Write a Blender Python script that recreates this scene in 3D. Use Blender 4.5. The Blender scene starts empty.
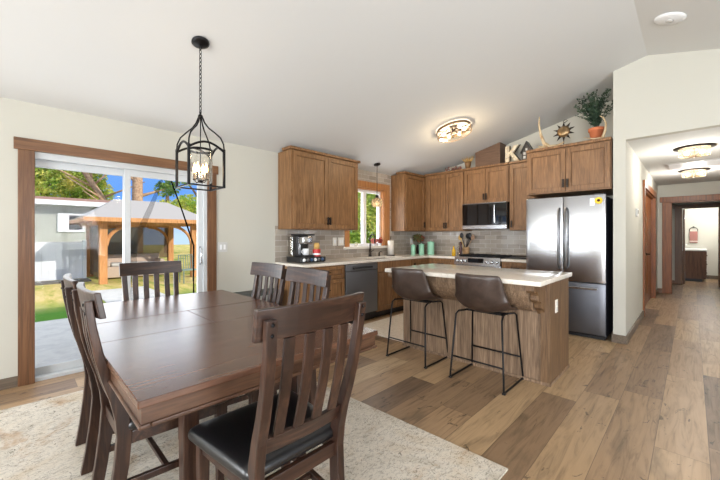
import bpy, bmesh, math, random
from mathutils import Vector, Matrix
random.seed(7)
PI = math.pi
S = bpy.context.scene
COL = S.collection

# ------------------------------------------------------------------ camera, world, sun, large lights, exposure
cd = bpy.data.cameras.new('camera'); cam = bpy.data.objects.new('camera', cd); COL.objects.link(cam)
cam.location = (0, 0, 1.28); cam.rotation_euler = (PI/2, 0, math.radians(44.5))
cd.sensor_width = 36; cd.lens = 338/720*36; cd.shift_y = -4/720; cd.clip_start = .05; cd.clip_end = 300
S.camera = cam
vs = S.view_settings
S.display_settings.display_device = 'sRGB'
vs.view_transform = 'Standard'; vs.look = 'None'; vs.gamma = 1.0; vs.use_curve_mapping = False
vs.exposure = 0.12

W = bpy.data.worlds.new('world'); S.world = W; W.use_nodes = True
wn = W.node_tree; wn.nodes.clear()
wo = wn.nodes.new('ShaderNodeOutputWorld'); wb = wn.nodes.new('ShaderNodeBackground')
tcw = wn.nodes.new('ShaderNodeTexCoord'); sxw = wn.nodes.new('ShaderNodeSeparateXYZ'); rw = wn.nodes.new('ShaderNodeValToRGB')
wn.links.new(tcw.outputs['Generated'], sxw.inputs[0]); wn.links.new(sxw.outputs['Z'], rw.inputs[0])   # blue sky; unseen pale bright zenith added to neutralise the patio light
er = rw.color_ramp.elements
er.new(.5); er.new(.5)
for e_, (p_, c_) in zip(er, ((0, (.50, .68, .92, 1)), (.10, (.13, .33, .82, 1)), (.34, (.20, .40, .82, 1)), (.62, (.92, .96, 1, 1)))): e_.position = p_; e_.color = c_
wb.inputs['Strength'].default_value = 1.15
wn.links.new(rw.outputs[0], wb.inputs[0]); wn.links.new(wb.outputs[0], wo.inputs[0])

sd = bpy.data.lights.new('sun', 'SUN'); sun = bpy.data.objects.new('sun', sd); COL.objects.link(sun)
sd.energy = 3.4; sd.angle = math.radians(.6); sd.color = (1, .93, .82)
sun.rotation_euler = Vector((-1, -.45, -.53)).to_track_quat('-Z', 'Y').to_euler()
sun.location = (8, 4, 9)

def area(name, loc, aim, sx, sy, e, c=(1, 1, 1)):
    l = bpy.data.lights.new(name, 'AREA'); l.shape = 'RECTANGLE'; l.size = sx; l.size_y = sy; l.energy = e; l.color = c
    o = bpy.data.objects.new(name, l); COL.objects.link(o); o.location = loc
    o.rotation_euler = Vector(aim).to_track_quat('-Z', 'Z').to_euler(); return o
# fill lamps added in unseen rear and side windows, the slider and kitchen window
area('fill_rear_window', (-3.45, -5.60, 1.22), (0, 1, .15), 1.1, 2.3, 260, (.95, .98, 1))
area('fill_rear_window', (1.2, -5.60, 1.45), (0, 1, .22), 3.0, 1.6, 430, (.945, .975, 1))
area('fill_side_window', (3.32, .9, 1.38), (-1, .15, .16), 3.3, 1.45, 290, (.945, .975, 1))
area('fill_left_window', (-4.22, -4.5, 1.22), (1, .1, 0), 1.6, 2.2, 110, (.95, .98, 1))
area('fill_left_window', (-4.22, -1.2, 1.5), (1, .1, -.3), 1.0, 1.1, 22, (.95, .98, 1))
area('daylight_patio_door', (-4.30, .82, 1.05), (1, 0, 0), 1.35, 1.8, 24, (.95, .98, 1))
area('daylight_kitchen_window', (-4.28, 4.36, 1.6), (1, 0, 0), .75, .85, 10, (.97, .99, 1))

# ------------------------------------------------------------------ materials
def lin(c):
    return tuple((v/12.92 if v <= .04045 else ((v+.055)/1.055)**2.4) for v in (x/255 for x in c)) + (1,)
def mat(name, c, rough=.6, metal=0, emit=None, es=0, spec=.5, coat=0):
    m = bpy.data.materials.new(name); m.use_nodes = True
    b = m.node_tree.nodes['Principled BSDF']
    b.inputs['Base Color'].default_value = lin(c); b.inputs['Roughness'].default_value = rough; b.inputs['Metallic'].default_value = metal
    b.inputs['Specular IOR Level'].default_value = spec; b.inputs['Coat Weight'].default_value = coat
    if emit: b.inputs['Emission Color'].default_value = lin(emit); b.inputs['Emission Strength'].default_value = es
    return m
def NT(m):
    nt = m.node_tree; b = nt.nodes['Principled BSDF']
    def n(t, **k):
        q = nt.nodes.new('ShaderNode'+t)
        for a, v in k.items(): setattr(q, a, v)
        return q
    return nt, b, n, nt.links.new
def coords(m, scale, rnd=True):
    nt, b, n, L = NT(m)
    tc = n('TexCoord'); mp = n('Mapping'); mp.inputs['Scale'].default_value = scale
    L(tc.outputs['Object'], mp.inputs['Vector'])
    if rnd:
        oi = n('ObjectInfo'); mu = n('VectorMath', operation='SCALE'); mu.inputs[0].default_value = (13, 7, 11)
        L(oi.outputs['Random'], mu.inputs['Scale']); L(mu.outputs[0], mp.inputs['Location'])
    return mp.outputs[0]
def ramp(m, stops, fac):
    nt, b, n, L = NT(m)
    r = n('ValToRGB'); e = r.color_ramp.elements
    while len(e) < len(stops): e.new(.5)
    for k, (p, c) in enumerate(stops): e[k].position = p; e[k].color = lin(c) if not isinstance(c, float) else (c, c, c, 1)
    L(fac, r.inputs[0]); return r.outputs[0]
def noise(m, vec, scale=5, detail=4, rough=.55, dist=0):
    nt, b, n, L = NT(m)
    q = n('TexNoise'); q.inputs['Scale'].default_value = scale; q.inputs['Detail'].default_value = detail
    q.inputs['Roughness'].default_value = rough; q.inputs['Distortion'].default_value = dist
    L(vec, q.inputs['Vector']); return q.outputs['Fac']
def bump(m, h, strength=.1, dist=.01):
    nt, b, n, L = NT(m)
    q = n('Bump'); q.inputs['Strength'].default_value = strength; q.inputs['Distance'].default_value = dist
    L(h, q.inputs['Height']); L(q.outputs[0], b.inputs['Normal'])
def mult(m, a, c, fac=1.0, mode='MULTIPLY'):
    nt, b, n, L = NT(m)
    q = n('MixRGB', blend_type=mode); q.inputs[0].default_value = fac
    L(a, q.inputs[1]); L(c, q.inputs[2]); return q.outputs[0]
def wood(name, cs, axis='Z', across=26, along=2.2, rough=.45, pores=.35, dist=1.2, spec=.4, bmp=.08):
    m = mat(name, cs[1], rough, spec=spec); nt, b, n, L = NT(m)
    sc = [across]*3; sc['XYZ'.index(axis)] = along
    v = coords(m, sc); f = noise(m, v, 1, 5, .6, dist)
    c = ramp(m, [(.28, cs[0]), (.5, cs[1]), (.72, cs[2])], f)
    sc2 = [across*7]*3; sc2['XYZ'.index(axis)] = along*3
    f2 = noise(m, coords(m, sc2), 1, 2, .5, 0)
    c2 = ramp(m, [(.36, 1-pores), (.56, 1.0)], f2)
    L(mult(m, c, c2), b.inputs['Base Color']); bump(m, f2, bmp, .002); return m
def speckle(name, base, alt, scale, rough, lo=.45, hi=.65, spec=.5):
    m = mat(name, base, rough, spec=spec); nt, b, n, L = NT(m)
    f = noise(m, coords(m, (1, 1, 1), False), scale, 6, .65, .3)
    L(ramp(m, [(lo, base), (hi, alt)], f), b.inputs['Base Color']); return m
def glass(name, tint=(1, 1, 1), gloss_max=.35, base=.05):
    m = bpy.data.materials.new(name); m.use_nodes = True; nt = m.node_tree; nt.nodes.clear()
    o = nt.nodes.new('ShaderNodeOutputMaterial'); t = nt.nodes.new('ShaderNodeBsdfTransparent'); g = nt.nodes.new('ShaderNodeBsdfGlossy')
    x = nt.nodes.new('ShaderNodeMixShader'); lw = nt.nodes.new('ShaderNodeLayerWeight'); lw.inputs[0].default_value = .25
    mr = nt.nodes.new('ShaderNodeMapRange'); mr.inputs[3].default_value = base; mr.inputs[4].default_value = gloss_max
    t.inputs[0].default_value = tint + (1,); g.inputs['Roughness'].default_value = .03
    nt.links.new(lw.outputs['Fresnel'], mr.inputs[0]); nt.links.new(mr.outputs[0], x.inputs[0])
    nt.links.new(t.outputs[0], x.inputs[1]); nt.links.new(g.outputs[0], x.inputs[2]); nt.links.new(x.outputs[0], o.inputs[0]); return m
def net_mat(name, c, cover):
    m = bpy.data.materials.new(name); m.use_nodes = True; nt = m.node_tree; nt.nodes.clear()
    o = nt.nodes.new('ShaderNodeOutputMaterial'); t = nt.nodes.new('ShaderNodeBsdfTransparent'); d = nt.nodes.new('ShaderNodeBsdfDiffuse')
    x = nt.nodes.new('ShaderNodeMixShader'); x.inputs[0].default_value = cover; d.inputs[0].default_value = lin(c)
    nt.links.new(t.outputs[0], x.inputs[1]); nt.links.new(d.outputs[0], x.inputs[2]); nt.links.new(x.outputs[0], o.inputs[0]); return m

M = {}
def textured_paint(name, c, k=.05):
    m = mat(name, c, .85, spec=.2); bump(m, noise(m, coords(m, (1, 1, 1), False), 90, 3), k, .004); return m
M['wall'] = textured_paint('wall_paint', (192, 190, 180))
M['ceil'] = textured_paint('ceiling_paint', (212, 213, 212), .08)
M['oak'] = wood('stained_oak', [(100, 70, 43), (132, 95, 60), (156, 117, 80)], 'Z', 30, 2.4, .42, .3)
M['oakx'] = wood('stained_oak_crosswise', [(104, 74, 52), (128, 92, 66), (146, 108, 80)], 'X', 30, 2.4, .42, .3)
M['oakend'] = wood('oak_end_panel', [(84, 62, 42), (108, 82, 57), (130, 101, 73)], 'Z', 30, 2.2, .5, .35)
M['oakd'] = wood('dark_stained_oak', [(84, 62, 48), (104, 78, 60), (118, 90, 70)], 'X', 30, 2.4, .5, .3)
M['oakgrey'] = wood('weathered_oak_panel', [(98, 78, 60), (132, 108, 86), (164, 138, 112)], 'Z', 34, 2.0, .5, .4)
M['trim'] = wood('fir_trim', [(84, 54, 32), (110, 74, 46), (130, 92, 60)], 'Z', 34, 1.6, .4, .2)
M['trimx'] = wood('fir_trim_crosswise', [(90, 60, 38), (116, 80, 52), (134, 96, 64)], 'Y', 34, 1.6, .4, .2)
M['orange'] = wood('orange_fir_trim', [(92, 48, 15), (126, 70, 26), (152, 92, 42)], 'Z', 34, 1.6, .4, .2)
M['winwood'] = wood('honey_fir_trim', [(150, 98, 56), (178, 122, 74), (196, 142, 94)], 'Z', 34, 1.6, .4, .2)
M['base'] = wood('baseboard_wood', [(86, 74, 62), (106, 93, 79), (122, 108, 92)], 'Y', 30, 1.5, .45, .2)
M['table'] = wood('table_walnut', [(72, 46, 33), (90, 60, 44), (106, 74, 57)], 'Y', 14, 1.6, .27, .08, spec=.55, bmp=.02)
M['tabled'] = wood('table_apron_wood', [(54, 34, 24), (80, 54, 38), (102, 74, 54)], 'Y', 18, 2.0, .35, .25)
M['chair'] = wood('chair_walnut', [(30, 18, 13), (52, 32, 23), (84, 58, 43)], 'Z', 24, 2.2, .36, .3, spec=.5)
M['chairx'] = wood('chair_walnut_crosswise', [(30, 18, 13), (52, 32, 23), (84, 58, 43)], 'X', 24, 2.2, .36, .3, spec=.5)
M['leather'] = mat('black_leather', (16, 16, 18), .32, spec=.6)
bump(M['leather'], noise(M['leather'], coords(M['leather'], (1, 1, 1)), 160, 2), .08, .002)
M['stool'] = speckle('brown_leather', (50, 38, 32), (70, 55, 47), 14, .34, .35, .7)
M['black'] = mat('black_metal', (22, 22, 24), .4, .6)
M['bronze'] = mat('oiled_bronze', (44, 36, 30), .42, .7)
M['quartz'] = speckle('cream_quartz', (224, 217, 206), (196, 186, 172), 38, .12, .5, .75)
M['steel'] = mat('brushed_steel', (192, 193, 196), .22, 1)
M['steeld'] = mat('dark_steel', (138, 139, 142), .42, 1)
_m = M['steel']; bump(_m, noise(_m, coords(_m, (600, 600, 2)), 1, 2), .03, .001)
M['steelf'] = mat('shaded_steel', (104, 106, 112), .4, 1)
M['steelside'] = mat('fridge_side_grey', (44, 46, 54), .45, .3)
M['blackglass'] = mat('black_glass', (10, 10, 12), .05, spec=.6)
M['dark'] = mat('dark_plastic', (26, 26, 28), .4)
M['white'] = mat('white_vinyl', (232, 234, 236), .35)
M['vinyl'] = mat('door_vinyl', (196, 200, 203), .4)
M['plate'] = mat('white_plastic_plate', (226, 220, 210), .4)
M['greyp'] = mat('grey_plastic_plate', (196, 196, 194), .4)
M['glass'] = glass('window_glass', (1, 1, 1), .10, .004)
M['shade'] = glass('clear_shade_glass', (.97, .95, .9), .6, .12)
def frosted(name, c, es):
    m = bpy.data.materials.new(name); m.use_nodes = True; nt = m.node_tree; nt.nodes.clear()
    o = nt.nodes.new('ShaderNodeOutputMaterial'); t = nt.nodes.new('ShaderNodeBsdfTransparent'); d = nt.nodes.new('ShaderNodeBsdfTranslucent'); x = nt.nodes.new('ShaderNodeMixShader'); x.inputs[0].default_value = .55
    e = nt.nodes.new('ShaderNodeEmission'); e.inputs[0].default_value = lin(c); e.inputs[1].default_value = es; a = nt.nodes.new('ShaderNodeAddShader')
    d.inputs[0].default_value = lin((152, 138, 114)); nt.links.new(t.outputs[0], x.inputs[1]); nt.links.new(d.outputs[0], x.inputs[2]); nt.links.new(x.outputs[0], a.inputs[0]); nt.links.new(e.outputs[0], a.inputs[1]); nt.links.new(a.outputs[0], o.inputs[0]); return m
M['glow'] = frosted('lit_textured_lamp_glass', (255, 226, 186), .04)
M['bulb'] = mat('lit_bulb', (255, 230, 190), .4, emit=(255, 206, 140), es=6)
M['bulbs'] = mat('soft_lit_bulb', (255, 230, 190), .4, emit=(255, 214, 160), es=2.5)
M['mint'] = mat('mint_enamel', (150, 206, 178), .35)
M['terra'] = mat('terracotta', (204, 118, 78), .8)
M['leaf'] = speckle('dark_green_leaf', (38, 58, 42), (70, 92, 66), 9, .55)
M['antler'] = speckle('antler_bone', (204, 184, 150), (160, 128, 90), 16, .6)
M['tan'] = mat('tan_straw', (196, 158, 92), .8)
M['concrete'] = speckle('patio_concrete', (216, 216, 214), (200, 200, 200), 5, .85)
M['fencew'] = mat('white_vinyl_fence', (212, 216, 222), .6)
M['siding'] = mat('grey_green_siding', (160, 164, 152), .8)
M['roofb'] = speckle('brown_shingles', (168, 128, 112), (140, 104, 92), 6, .9)
M['cedar'] = wood('cedar_post', [(178, 120, 70), (206, 146, 92), (222, 168, 114)], 'Z', 20, 2, .7, .15)
M['zinc'] = mat('grey_metal_roofing', (176, 172, 170), .6, .1)
M['net'] = net_mat('black_netting', (14, 14, 14), .22)
M['netb'] = net_mat('brown_netting', (124, 102, 84), .6)
M['netcord'] = net_mat('black_gathered_netting', (14, 14, 14), .85)
M['sofa'] = mat('beige_outdoor_fabric', (196, 176, 160), .9)
M['bark'] = speckle('pale_bark', (196, 164, 134), (150, 116, 92), 8, .9)
M['barkd'] = speckle('dark_bark', (112, 90, 76), (80, 62, 52), 8, .9)

def planks():
    m = mat('oak_plank_floor', (170, 135, 100), .38, spec=.4); nt, b, n, L = NT(m)
    tc = n('TexCoord'); sp = n('SeparateXYZ'); L(tc.outputs['Object'], sp.inputs[0])
    def math_(op, a, c):
        q = n('Math', operation=op)
        for k, v in ((0, a), (1, c)):
            if v is None: continue
            if isinstance(v, (int, float)): q.inputs[k].default_value = v
            else: L(v, q.inputs[k])
        return q.outputs[0]
    xs = math_('DIVIDE', math_('ADD', sp.outputs[0], 20.073), .237)
    row = math_('FLOOR', xs, None); fx = math_('FRACT', xs, None)
    wn1 = n('TexWhiteNoise', noise_dimensions='1D'); L(row, wn1.inputs['W'])
    ys = math_('ADD', math_('DIVIDE', math_('ADD', sp.outputs[1], 20), 1.5), wn1.outputs['Value'])
    colm = math_('FLOOR', ys, None); fy = math_('FRACT', ys, None)
    cv = n('CombineXYZ'); L(row, cv.inputs[0]); L(colm, cv.inputs[1])
    wn2 = n('TexWhiteNoise', noise_dimensions='3D'); L(cv.outputs[0], wn2.inputs['Vector'])
    tone = ramp(m, [(0, (110, 88, 68)), (.3, (136, 110, 84)), (.6, (156, 127, 96)), (.85, (174, 145, 110)), (1, (196, 172, 138))], wn2.outputs['Value'])
    mp = n('Mapping'); mp.inputs['Scale'].default_value = (22, 1.7, 1); L(tc.outputs['Object'], mp.inputs[0])
    sc = n('VectorMath', operation='SCALE'); L(wn2.outputs['Color'], sc.inputs[0]); sc.inputs['Scale'].default_value = 40; L(sc.outputs[0], mp.inputs['Location'])
    g = noise(m, mp.outputs[0], 1, 6, .62, 1.6)
    gc = ramp(m, [(.25, .45), (.5, .95), (.8, 1.1)], g)
    mp2 = n('Mapping'); mp2.inputs['Scale'].default_value = (5, 1.4, 1); L(tc.outputs['Object'], mp2.inputs[0]); L(sc.outputs[0], mp2.inputs['Location'])
    g2 = noise(m, mp2.outputs[0], 1, 3, .6, .8)
    kc = ramp(m, [(.3, .5), (.46, 1.0)], g2)
    c = mult(m, mult(m, tone, gc, .95), kc, .75)
    mp3 = n('Mapping'); mp3.inputs['Scale'].default_value = (13, 5, 1); L(tc.outputs['Object'], mp3.inputs[0]); L(sc.outputs[0], mp3.inputs['Location'])
    kn = ramp(m, [(.345, .2), (.38, 1.0)], noise(m, mp3.outputs[0], 1, 5, .7, 1.0)); c = mult(m, c, kn, .8)
    ex = math_('MINIMUM', fx, math_('SUBTRACT', 1, fx)); ey = math_('MULTIPLY', math_('MINIMUM', fy, math_('SUBTRACT', 1, fy)), 6.3)
    ed = math_('MINIMUM', ex, ey)
    ec = ramp(m, [(.0, .35), (.012, 1.0)], ed)
    L(mult(m, c, ec), b.inputs['Base Color']); bump(m, g, .06, .003)
    r = ramp(m, [(.3, .44), (.7, .34)], g); L(r, b.inputs['Roughness']); return m
M['floor'] = planks()
def tile():
    m = mat('glossy_subway_tile', (146, 138, 130), .1, spec=.6); nt, b, n, L = NT(m)
    tc = n('TexCoord'); sp = n('SeparateXYZ'); L(tc.outputs['Object'], sp.inputs[0])
    ad = n('Math', operation='ADD'); L(sp.outputs[0], ad.inputs[0]); L(sp.outputs[1], ad.inputs[1])
    cb = n('CombineXYZ'); L(ad.outputs[0], cb.inputs[0]); L(sp.outputs[2], cb.inputs[1])
    br = n('TexBrick'); br.offset = .5
    br.inputs['Scale'].default_value = 1; br.inputs['Brick Width'].default_value = .2; br.inputs['Row Height'].default_value = .076
    br.inputs['Mortar Size'].default_value = .0025; br.inputs['Mortar Smooth'].default_value = .4; br.inputs['Bias'].default_value = 0
    br.inputs['Color1'].default_value = lin((146, 136, 125)); br.inputs['Color2'].default_value = lin((176, 166, 154)); br.inputs['Mortar'].default_value = lin((196, 188, 178))
    L(cb.outputs[0], br.inputs['Vector']); L(br.outputs['Color'], b.inputs['Base Color'])
    mr = n('MapRange'); mr.inputs[3].default_value = .1; mr.inputs[4].default_value = .6; L(br.outputs['Fac'], mr.inputs[0]); L(mr.outputs[0], b.inputs['Roughness'])
    wv = noise(m, tc.outputs['Object'], 9, 2, .5)
    iv = n('Math', operation='SUBTRACT'); iv.inputs[0].default_value = 1; L(br.outputs['Fac'], iv.inputs[1])
    a2 = n('Math', operation='MULTIPLY_ADD'); L(wv, a2.inputs[0]); a2.inputs[1].default_value = .8; L(iv.outputs[0], a2.inputs[2])
    bump(m, a2.outputs[0], .35, .004); return m
M['tile'] = tile()
def rugm():
    m = mat('distressed_rug_pile', (206, 196, 182), .95, spec=.1); nt, b, n, L = NT(m)
    v1 = coords(m, (1, 1, 1), False); big = noise(m, v1, 1.7, 4, .6, 1.0)
    base = ramp(m, [(.36, (184, 174, 158)), (.5, (208, 200, 187)), (.64, (198, 184, 164))], big)
    st = noise(m, coords(m, (70, 28, 10), False), 1, 5, .7, 1.2)
    f1 = ramp(m, [(.42, .45), (.48, 1.0)], st)
    sp = noise(m, coords(m, (26, 34, 10), False), 1, 4, .75, 2.5)
    f2 = ramp(m, [(.37, .22), (.41, 1.0)], sp)
    cl = noise(m, v1, 2.6, 3, .6, .5); cf = ramp(m, [(.38, .3), (.55, 1.0)], cl)
    mx = n('MixRGB', blend_type='MULTIPLY'); L(cf, mx.inputs[0]); L(mult(m, base, f1, .6), mx.inputs[1]); L(f2, mx.inputs[2])
    ru = noise(m, v1, 3.1, 4, .7, .6); rc = ramp(m, [(.56, (255, 255, 255)), (.7, (222, 196, 172))], ru)
    L(mult(m, mx.outputs[0], rc, .8), b.inputs['Base Color']); bump(m, st, .6, .006); return m
M['rug'] = rugm()
def grass():
    m = mat('patchy_lawn', (150, 150, 80), .95, spec=.1); nt, b, n, L = NT(m)
    f = noise(m, coords(m, (.35, 1.2, 1), False), 1.4, 6, .7, .5)
    c = ramp(m, [(.36, (120, 150, 66)), (.5, (206, 192, 112)), (.66, (232, 208, 150))], f)
    tc = n('TexCoord'); sp = n('SeparateXYZ'); L(tc.outputs['Object'], sp.inputs[0])
    mr = n('MapRange'); mr.inputs[1].default_value = -11.4; mr.inputs[2].default_value = -9.6; L(sp.outputs[0], mr.inputs[0])
    gq = n('MixRGB'); gq.inputs[2].default_value = lin((96, 150, 60)); L(mr.outputs[0], gq.inputs[0]); L(c, gq.inputs[1])
    L(gq.outputs[0], b.inputs['Base Color']); bump(m, noise(m, coords(m, (1, 1, 1), False), 30, 4), .8, .05); return m
M['lawn'] = grass()
def leafm(name, a, c, d):
    m = mat(name, a, .7, spec=.2); nt, b, n, L = NT(m)
    f = noise(m, coords(m, (1, 1, 1), False), 1.1, 4, .6)
    L(ramp(m, [(.35, a), (.5, c), (.65, d)], f), b.inputs['Base Color'])
    b.inputs['Transmission Weight'].default_value = 0; return m
M['foliage'] = leafm('tree_foliage', (112, 156, 62), (184, 202, 92), (240, 226, 124))
M['foliaged'] = leafm('pine_foliage', (84, 124, 64), (126, 160, 82), (172, 190, 108))

# ------------------------------------------------------------------ geometry helpers
ROOT = {}
class MB:
    def __init__(s): s.bm = bmesh.new()
    def box(s, x0, x1, y0, y1, z0, z1, rot=None, about=None):
        r = bmesh.ops.create_cube(s.bm, size=1); v = r['verts']
        for q in v: q.co = Vector((x0+(q.co.x+.5)*(x1-x0), y0+(q.co.y+.5)*(y1-y0), z0+(q.co.z+.5)*(z1-z0)))
        if rot: bmesh.ops.rotate(s.bm, verts=v, cent=about or Vector(((x0+x1)/2, (y0+y1)/2, (z0+z1)/2)), matrix=rot)
        return s
    def prism(s, pts, axis, a, b):
        # pts: 2D outline in the two other axes (in xyz order), extruded along axis from a to b
        def P(p, t):
            return {'x': (t, p[0], p[1]), 'y': (p[0], t, p[1]), 'z': (p[0], p[1], t)}[axis]
        A = [s.bm.verts.new(P(p, a)) for p in pts]; B = [s.bm.verts.new(P(p, b)) for p in pts]; n = len(pts)
        s.bm.faces.new(A); s.bm.faces.new(B[::-1])
        for i in range(n): s.bm.faces.new((A[i], B[i], B[(i+1) % n], A[(i+1) % n]))
        return s
    def loft(s, rings, cap=True):
        R = [[s.bm.verts.new(p) for p in r] for r in rings]; n = len(R[0])
        for a, b in zip(R, R[1:]):
            for i in range(n): s.bm.faces.new((a[i], a[(i+1) % n], b[(i+1) % n], b[i]))
        if cap: s.bm.faces.new(R[0][::-1]); s.bm.faces.new(R[-1])
        return s
    def lathe(s, prof, c=(0, 0, 0), n=24, cap=True):
        return s.loft([[(c[0]+r*math.cos(2*PI*i/n), c[1]+r*math.sin(2*PI*i/n), c[2]+z) for i in range(n)] for r, z in prof], cap)
    def tube(s, path, r, n=8, closed=False, cap=True):
        P = [Vector(p) for p in path]; k = len(P); rs = r if isinstance(r, (list, tuple)) else [r]*k
        rings = []; up = None
        for i in range(k):
            if closed: t = (P[(i+1) % k]-P[i-1])
            else: t = P[min(i+1, k-1)]-P[max(i-1, 0)]
            t.normalize()
            if up is None:
                up = t.orthogonal().normalized()
            else:
                up = (up-t*up.dot(t))
                up = up.normalized() if up.length > 1e-6 else t.orthogonal().normalized()
            v = t.cross(up)
            rings.append([P[i]+(up*math.cos(2*PI*j/n)+v*math.sin(2*PI*j/n))*rs[i] for j in range(n)])
        if closed:
            R = [[s.bm.verts.new(p) for p in q] for q in rings]
            for a in range(k):
                A, B = R[a], R[(a+1) % k]
                for i in range(n): s.bm.faces.new((A[i], A[(i+1) % n], B[(i+1) % n], B[i]))
            return s
        return s.loft(rings, cap)
    def ball(s, c, r, sc=(1, 1, 1), u=16, v=10):
        q = bmesh.ops.create_uvsphere(s.bm, u_segments=u, v_segments=v, radius=r)
        for w in q['verts']: w.co = Vector((c[0]+w.co.x*sc[0], c[1]+w.co.y*sc[1], c[2]+w.co.z*sc[2]))
        return s
    def quad(s, *p): s.bm.faces.new([s.bm.verts.new(q) for q in p]); return s
    def xf(s, mtx): bmesh.ops.transform(s.bm, matrix=mtx, verts=s.bm.verts); return s
    def build(s, name, m, parent=None, smooth=False, bev=0, seg=2, sub=0, solid=0, label=None, kind=None):
        o0 = Vector((0, 0, 0)); p = parent
        while p is not None:
            if p.name in ROOT: o0 = ROOT[p.name]; break
            p = p.parent
        bmesh.ops.recalc_face_normals(s.bm, faces=s.bm.faces)
        if o0.length: bmesh.ops.translate(s.bm, verts=s.bm.verts, vec=-o0)
        me = bpy.data.meshes.new(name); s.bm.to_mesh(me); s.bm.free()
        o = bpy.data.objects.new(name, me); COL.objects.link(o); me.materials.append(m)
        if parent: o.parent = parent
        if smooth:
            for f in me.polygons: f.use_smooth = True
        if solid: q = o.modifiers.new('thickness', 'SOLIDIFY'); q.thickness = solid; q.offset = 0
        if sub: q = o.modifiers.new('smooth', 'SUBSURF'); q.levels = sub; q.render_levels = sub
        if bev:
            q = o.modifiers.new('bevel', 'BEVEL'); q.width = bev; q.segments = seg; q.limit_method = 'ANGLE'; q.angle_limit = .6
            if not smooth and seg > 2:
                for f in me.polygons: f.use_smooth = True
        if label: o['label'] = label
        if kind: o['kind'] = kind
        return o
def thing(name, label, cat, loc=(0, 0, 0), rz=0, group=None):
    o = bpy.data.objects.new(name, None); COL.objects.link(o); o.location = loc; o.rotation_euler = (0, 0, rz)
    o.empty_display_size = .1; ROOT[o.name] = Vector(loc); o['label'] = label; o['category'] = cat
    if group: o['group'] = group
    return o
def tag(o, label, cat, group=None):
    o['label'] = label; o['category'] = cat
    if group: o['group'] = group
    return o
def struct(name, mb, m, parent=None, bev=0, smooth=False):
    o = mb.build(name, m, parent, bev=bev, smooth=smooth)
    if not parent: o['kind'] = 'structure'
    return o
def sroot(name, loc):
    o = bpy.data.objects.new(name, None); COL.objects.link(o); o.location = loc; ROOT[o.name] = Vector(loc); o['kind'] = 'structure'; return o
def copy_tree(o, parent=None, **k):
    c = o.copy(); COL.objects.link(c)
    if parent: c.parent = parent
    for ch in list(o.children): copy_tree(ch, c)
    return c
def light(parent, loc, e, c=(1, .78, .52), r=.03):
    l = bpy.data.lights.new('bulb_light', 'POINT'); l.energy = e; l.color = c; l.shadow_soft_size = r
    o = bpy.data.objects.new('bulb_light', l); COL.objects.link(o); o.parent = parent; o.location = Vector(loc)-ROOT[parent.name]; return o
def ceil(x): return 2.435+.2425*(x+4.1) if x < -.364 else 3.341-.25*(x+.364)
def rotz(a): return Matrix.Rotation(a, 4, 'Z')

# ------------------------------------------------------------------ the setting
struct('floor', MB().box(-4.25, 3.35, -5.65, 14.8, -.12, 0), M['floor'])
b = MB()
b.prism([(-4.25, 2.40), (-.364, 3.341), (3.35, 2.4125), (3.35, 2.512), (-.364, 3.44), (-4.25, 2.50)], 'y', -5.65, 6.15)
struct('ceiling', b, M['ceil'])
struct('roof', MB().prism([(-4.95, 2.36), (-.364, 3.50), (4.0, 2.41), (4.0, 2.57), (-.364, 3.66), (-4.95, 2.52)], 'y', -6.2, 15.2), M['roofb'])
struct('ceiling_hall', MB().box(-.56, .72, 5.15, 10.2, 2.42, 2.5).box(-.56, 1.4, 10.2, 14.75, 2.42, 2.5), M['ceil'])

b = MB()   # left wall with the patio door and window openings
for y0, y1, z0, z1 in ((-5.65, -5.4, -.35, 2.44), (-5.4, -3.6, -.35, .05), (-5.4, -3.6, 2.38, 2.44), (-3.6, -1.75, -.35, 2.44), (-1.75, -.65, -.35, .9), (-1.75, -.65, 2.1, 2.44), (-.65, .03, -.35, 2.44), (.03, 1.59, 2.02, 2.44), (1.59, 3.90, -.35, 2.44), (3.90, 4.82, -.35, 1.075), (3.90, 4.82, 2.13, 2.44), (4.82, 6.15, -.35, 2.44)):
    b.box(-4.25, -4.1, y0, y1, z0, z1)
struct('wall_left', b, M['wall'])
def gable(x0, x1, y0, y1, z0=0):
    xs = [x0] + ([-.364] if x0 < -.364 < x1 else []) + [x1]
    return [(x0, z0), (x1, z0)] + [(x, ceil(x)+.02) for x in reversed(xs)]
struct('wall_kitchen', MB().prism(gable(-4.25, -.62, 0, 0), 'y', 6.0, 6.15), M['wall'])
struct('wall_wing', MB().prism(gable(-.68, -.56, 0, 0), 'y', 5.05, 6.15).box(-.68, -.56, 6.15, 7.08, 0, 2.45).box(-.68, -.56, 9.22, 10.32, 0, 2.45).box(-.68, -.56, 7.08, 9.22, 2.06, 2.45), M['wall'])
struct('wall_header', MB().prism(gable(-.56, 3.3, 0, 0, 2.42), 'y', 5.05, 5.15).box(.62, 3.3, 5.05, 5.15, 0, 2.42), M['wall'])
struct('wall_hall_right', MB().box(.62, .72, 5.15, 12.42, 0, 2.44), M['wall'])
struct('wall_hall_end', MB().box(-.56, -.32, 10.2, 10.32, 0, 2.44).box(.5, .62, 10.2, 10.32, 0, 2.44).box(-.32, .5, 10.2, 10.32, 2.03, 2.44), M['wall'])
struct('wall_bathroom_front', MB().box(-.68, -.18, 12.3, 12.42, 0, 2.44).box(.47, 1.4, 12.3, 12.42, 0, 2.44).box(-.18, .47, 12.3, 12.42, 2.0, 2.44).box(-.68, -.56, 10.32, 12.3, 0, 2.44), M['wall'])
struct('wall_bathroom_back', MB().box(-.4, 1.4, 14.6, 14.72, 0, 2.44), M['wall'])
struct('wall_bathroom_left', MB().box(-.4, -.27, 12.42, 14.6, 0, 2.44), M['wall'])
struct('wall_bathroom_right', MB().box(1.3, 1.4, 12.42, 14.6, 0, 2.44), M['wall'])
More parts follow.
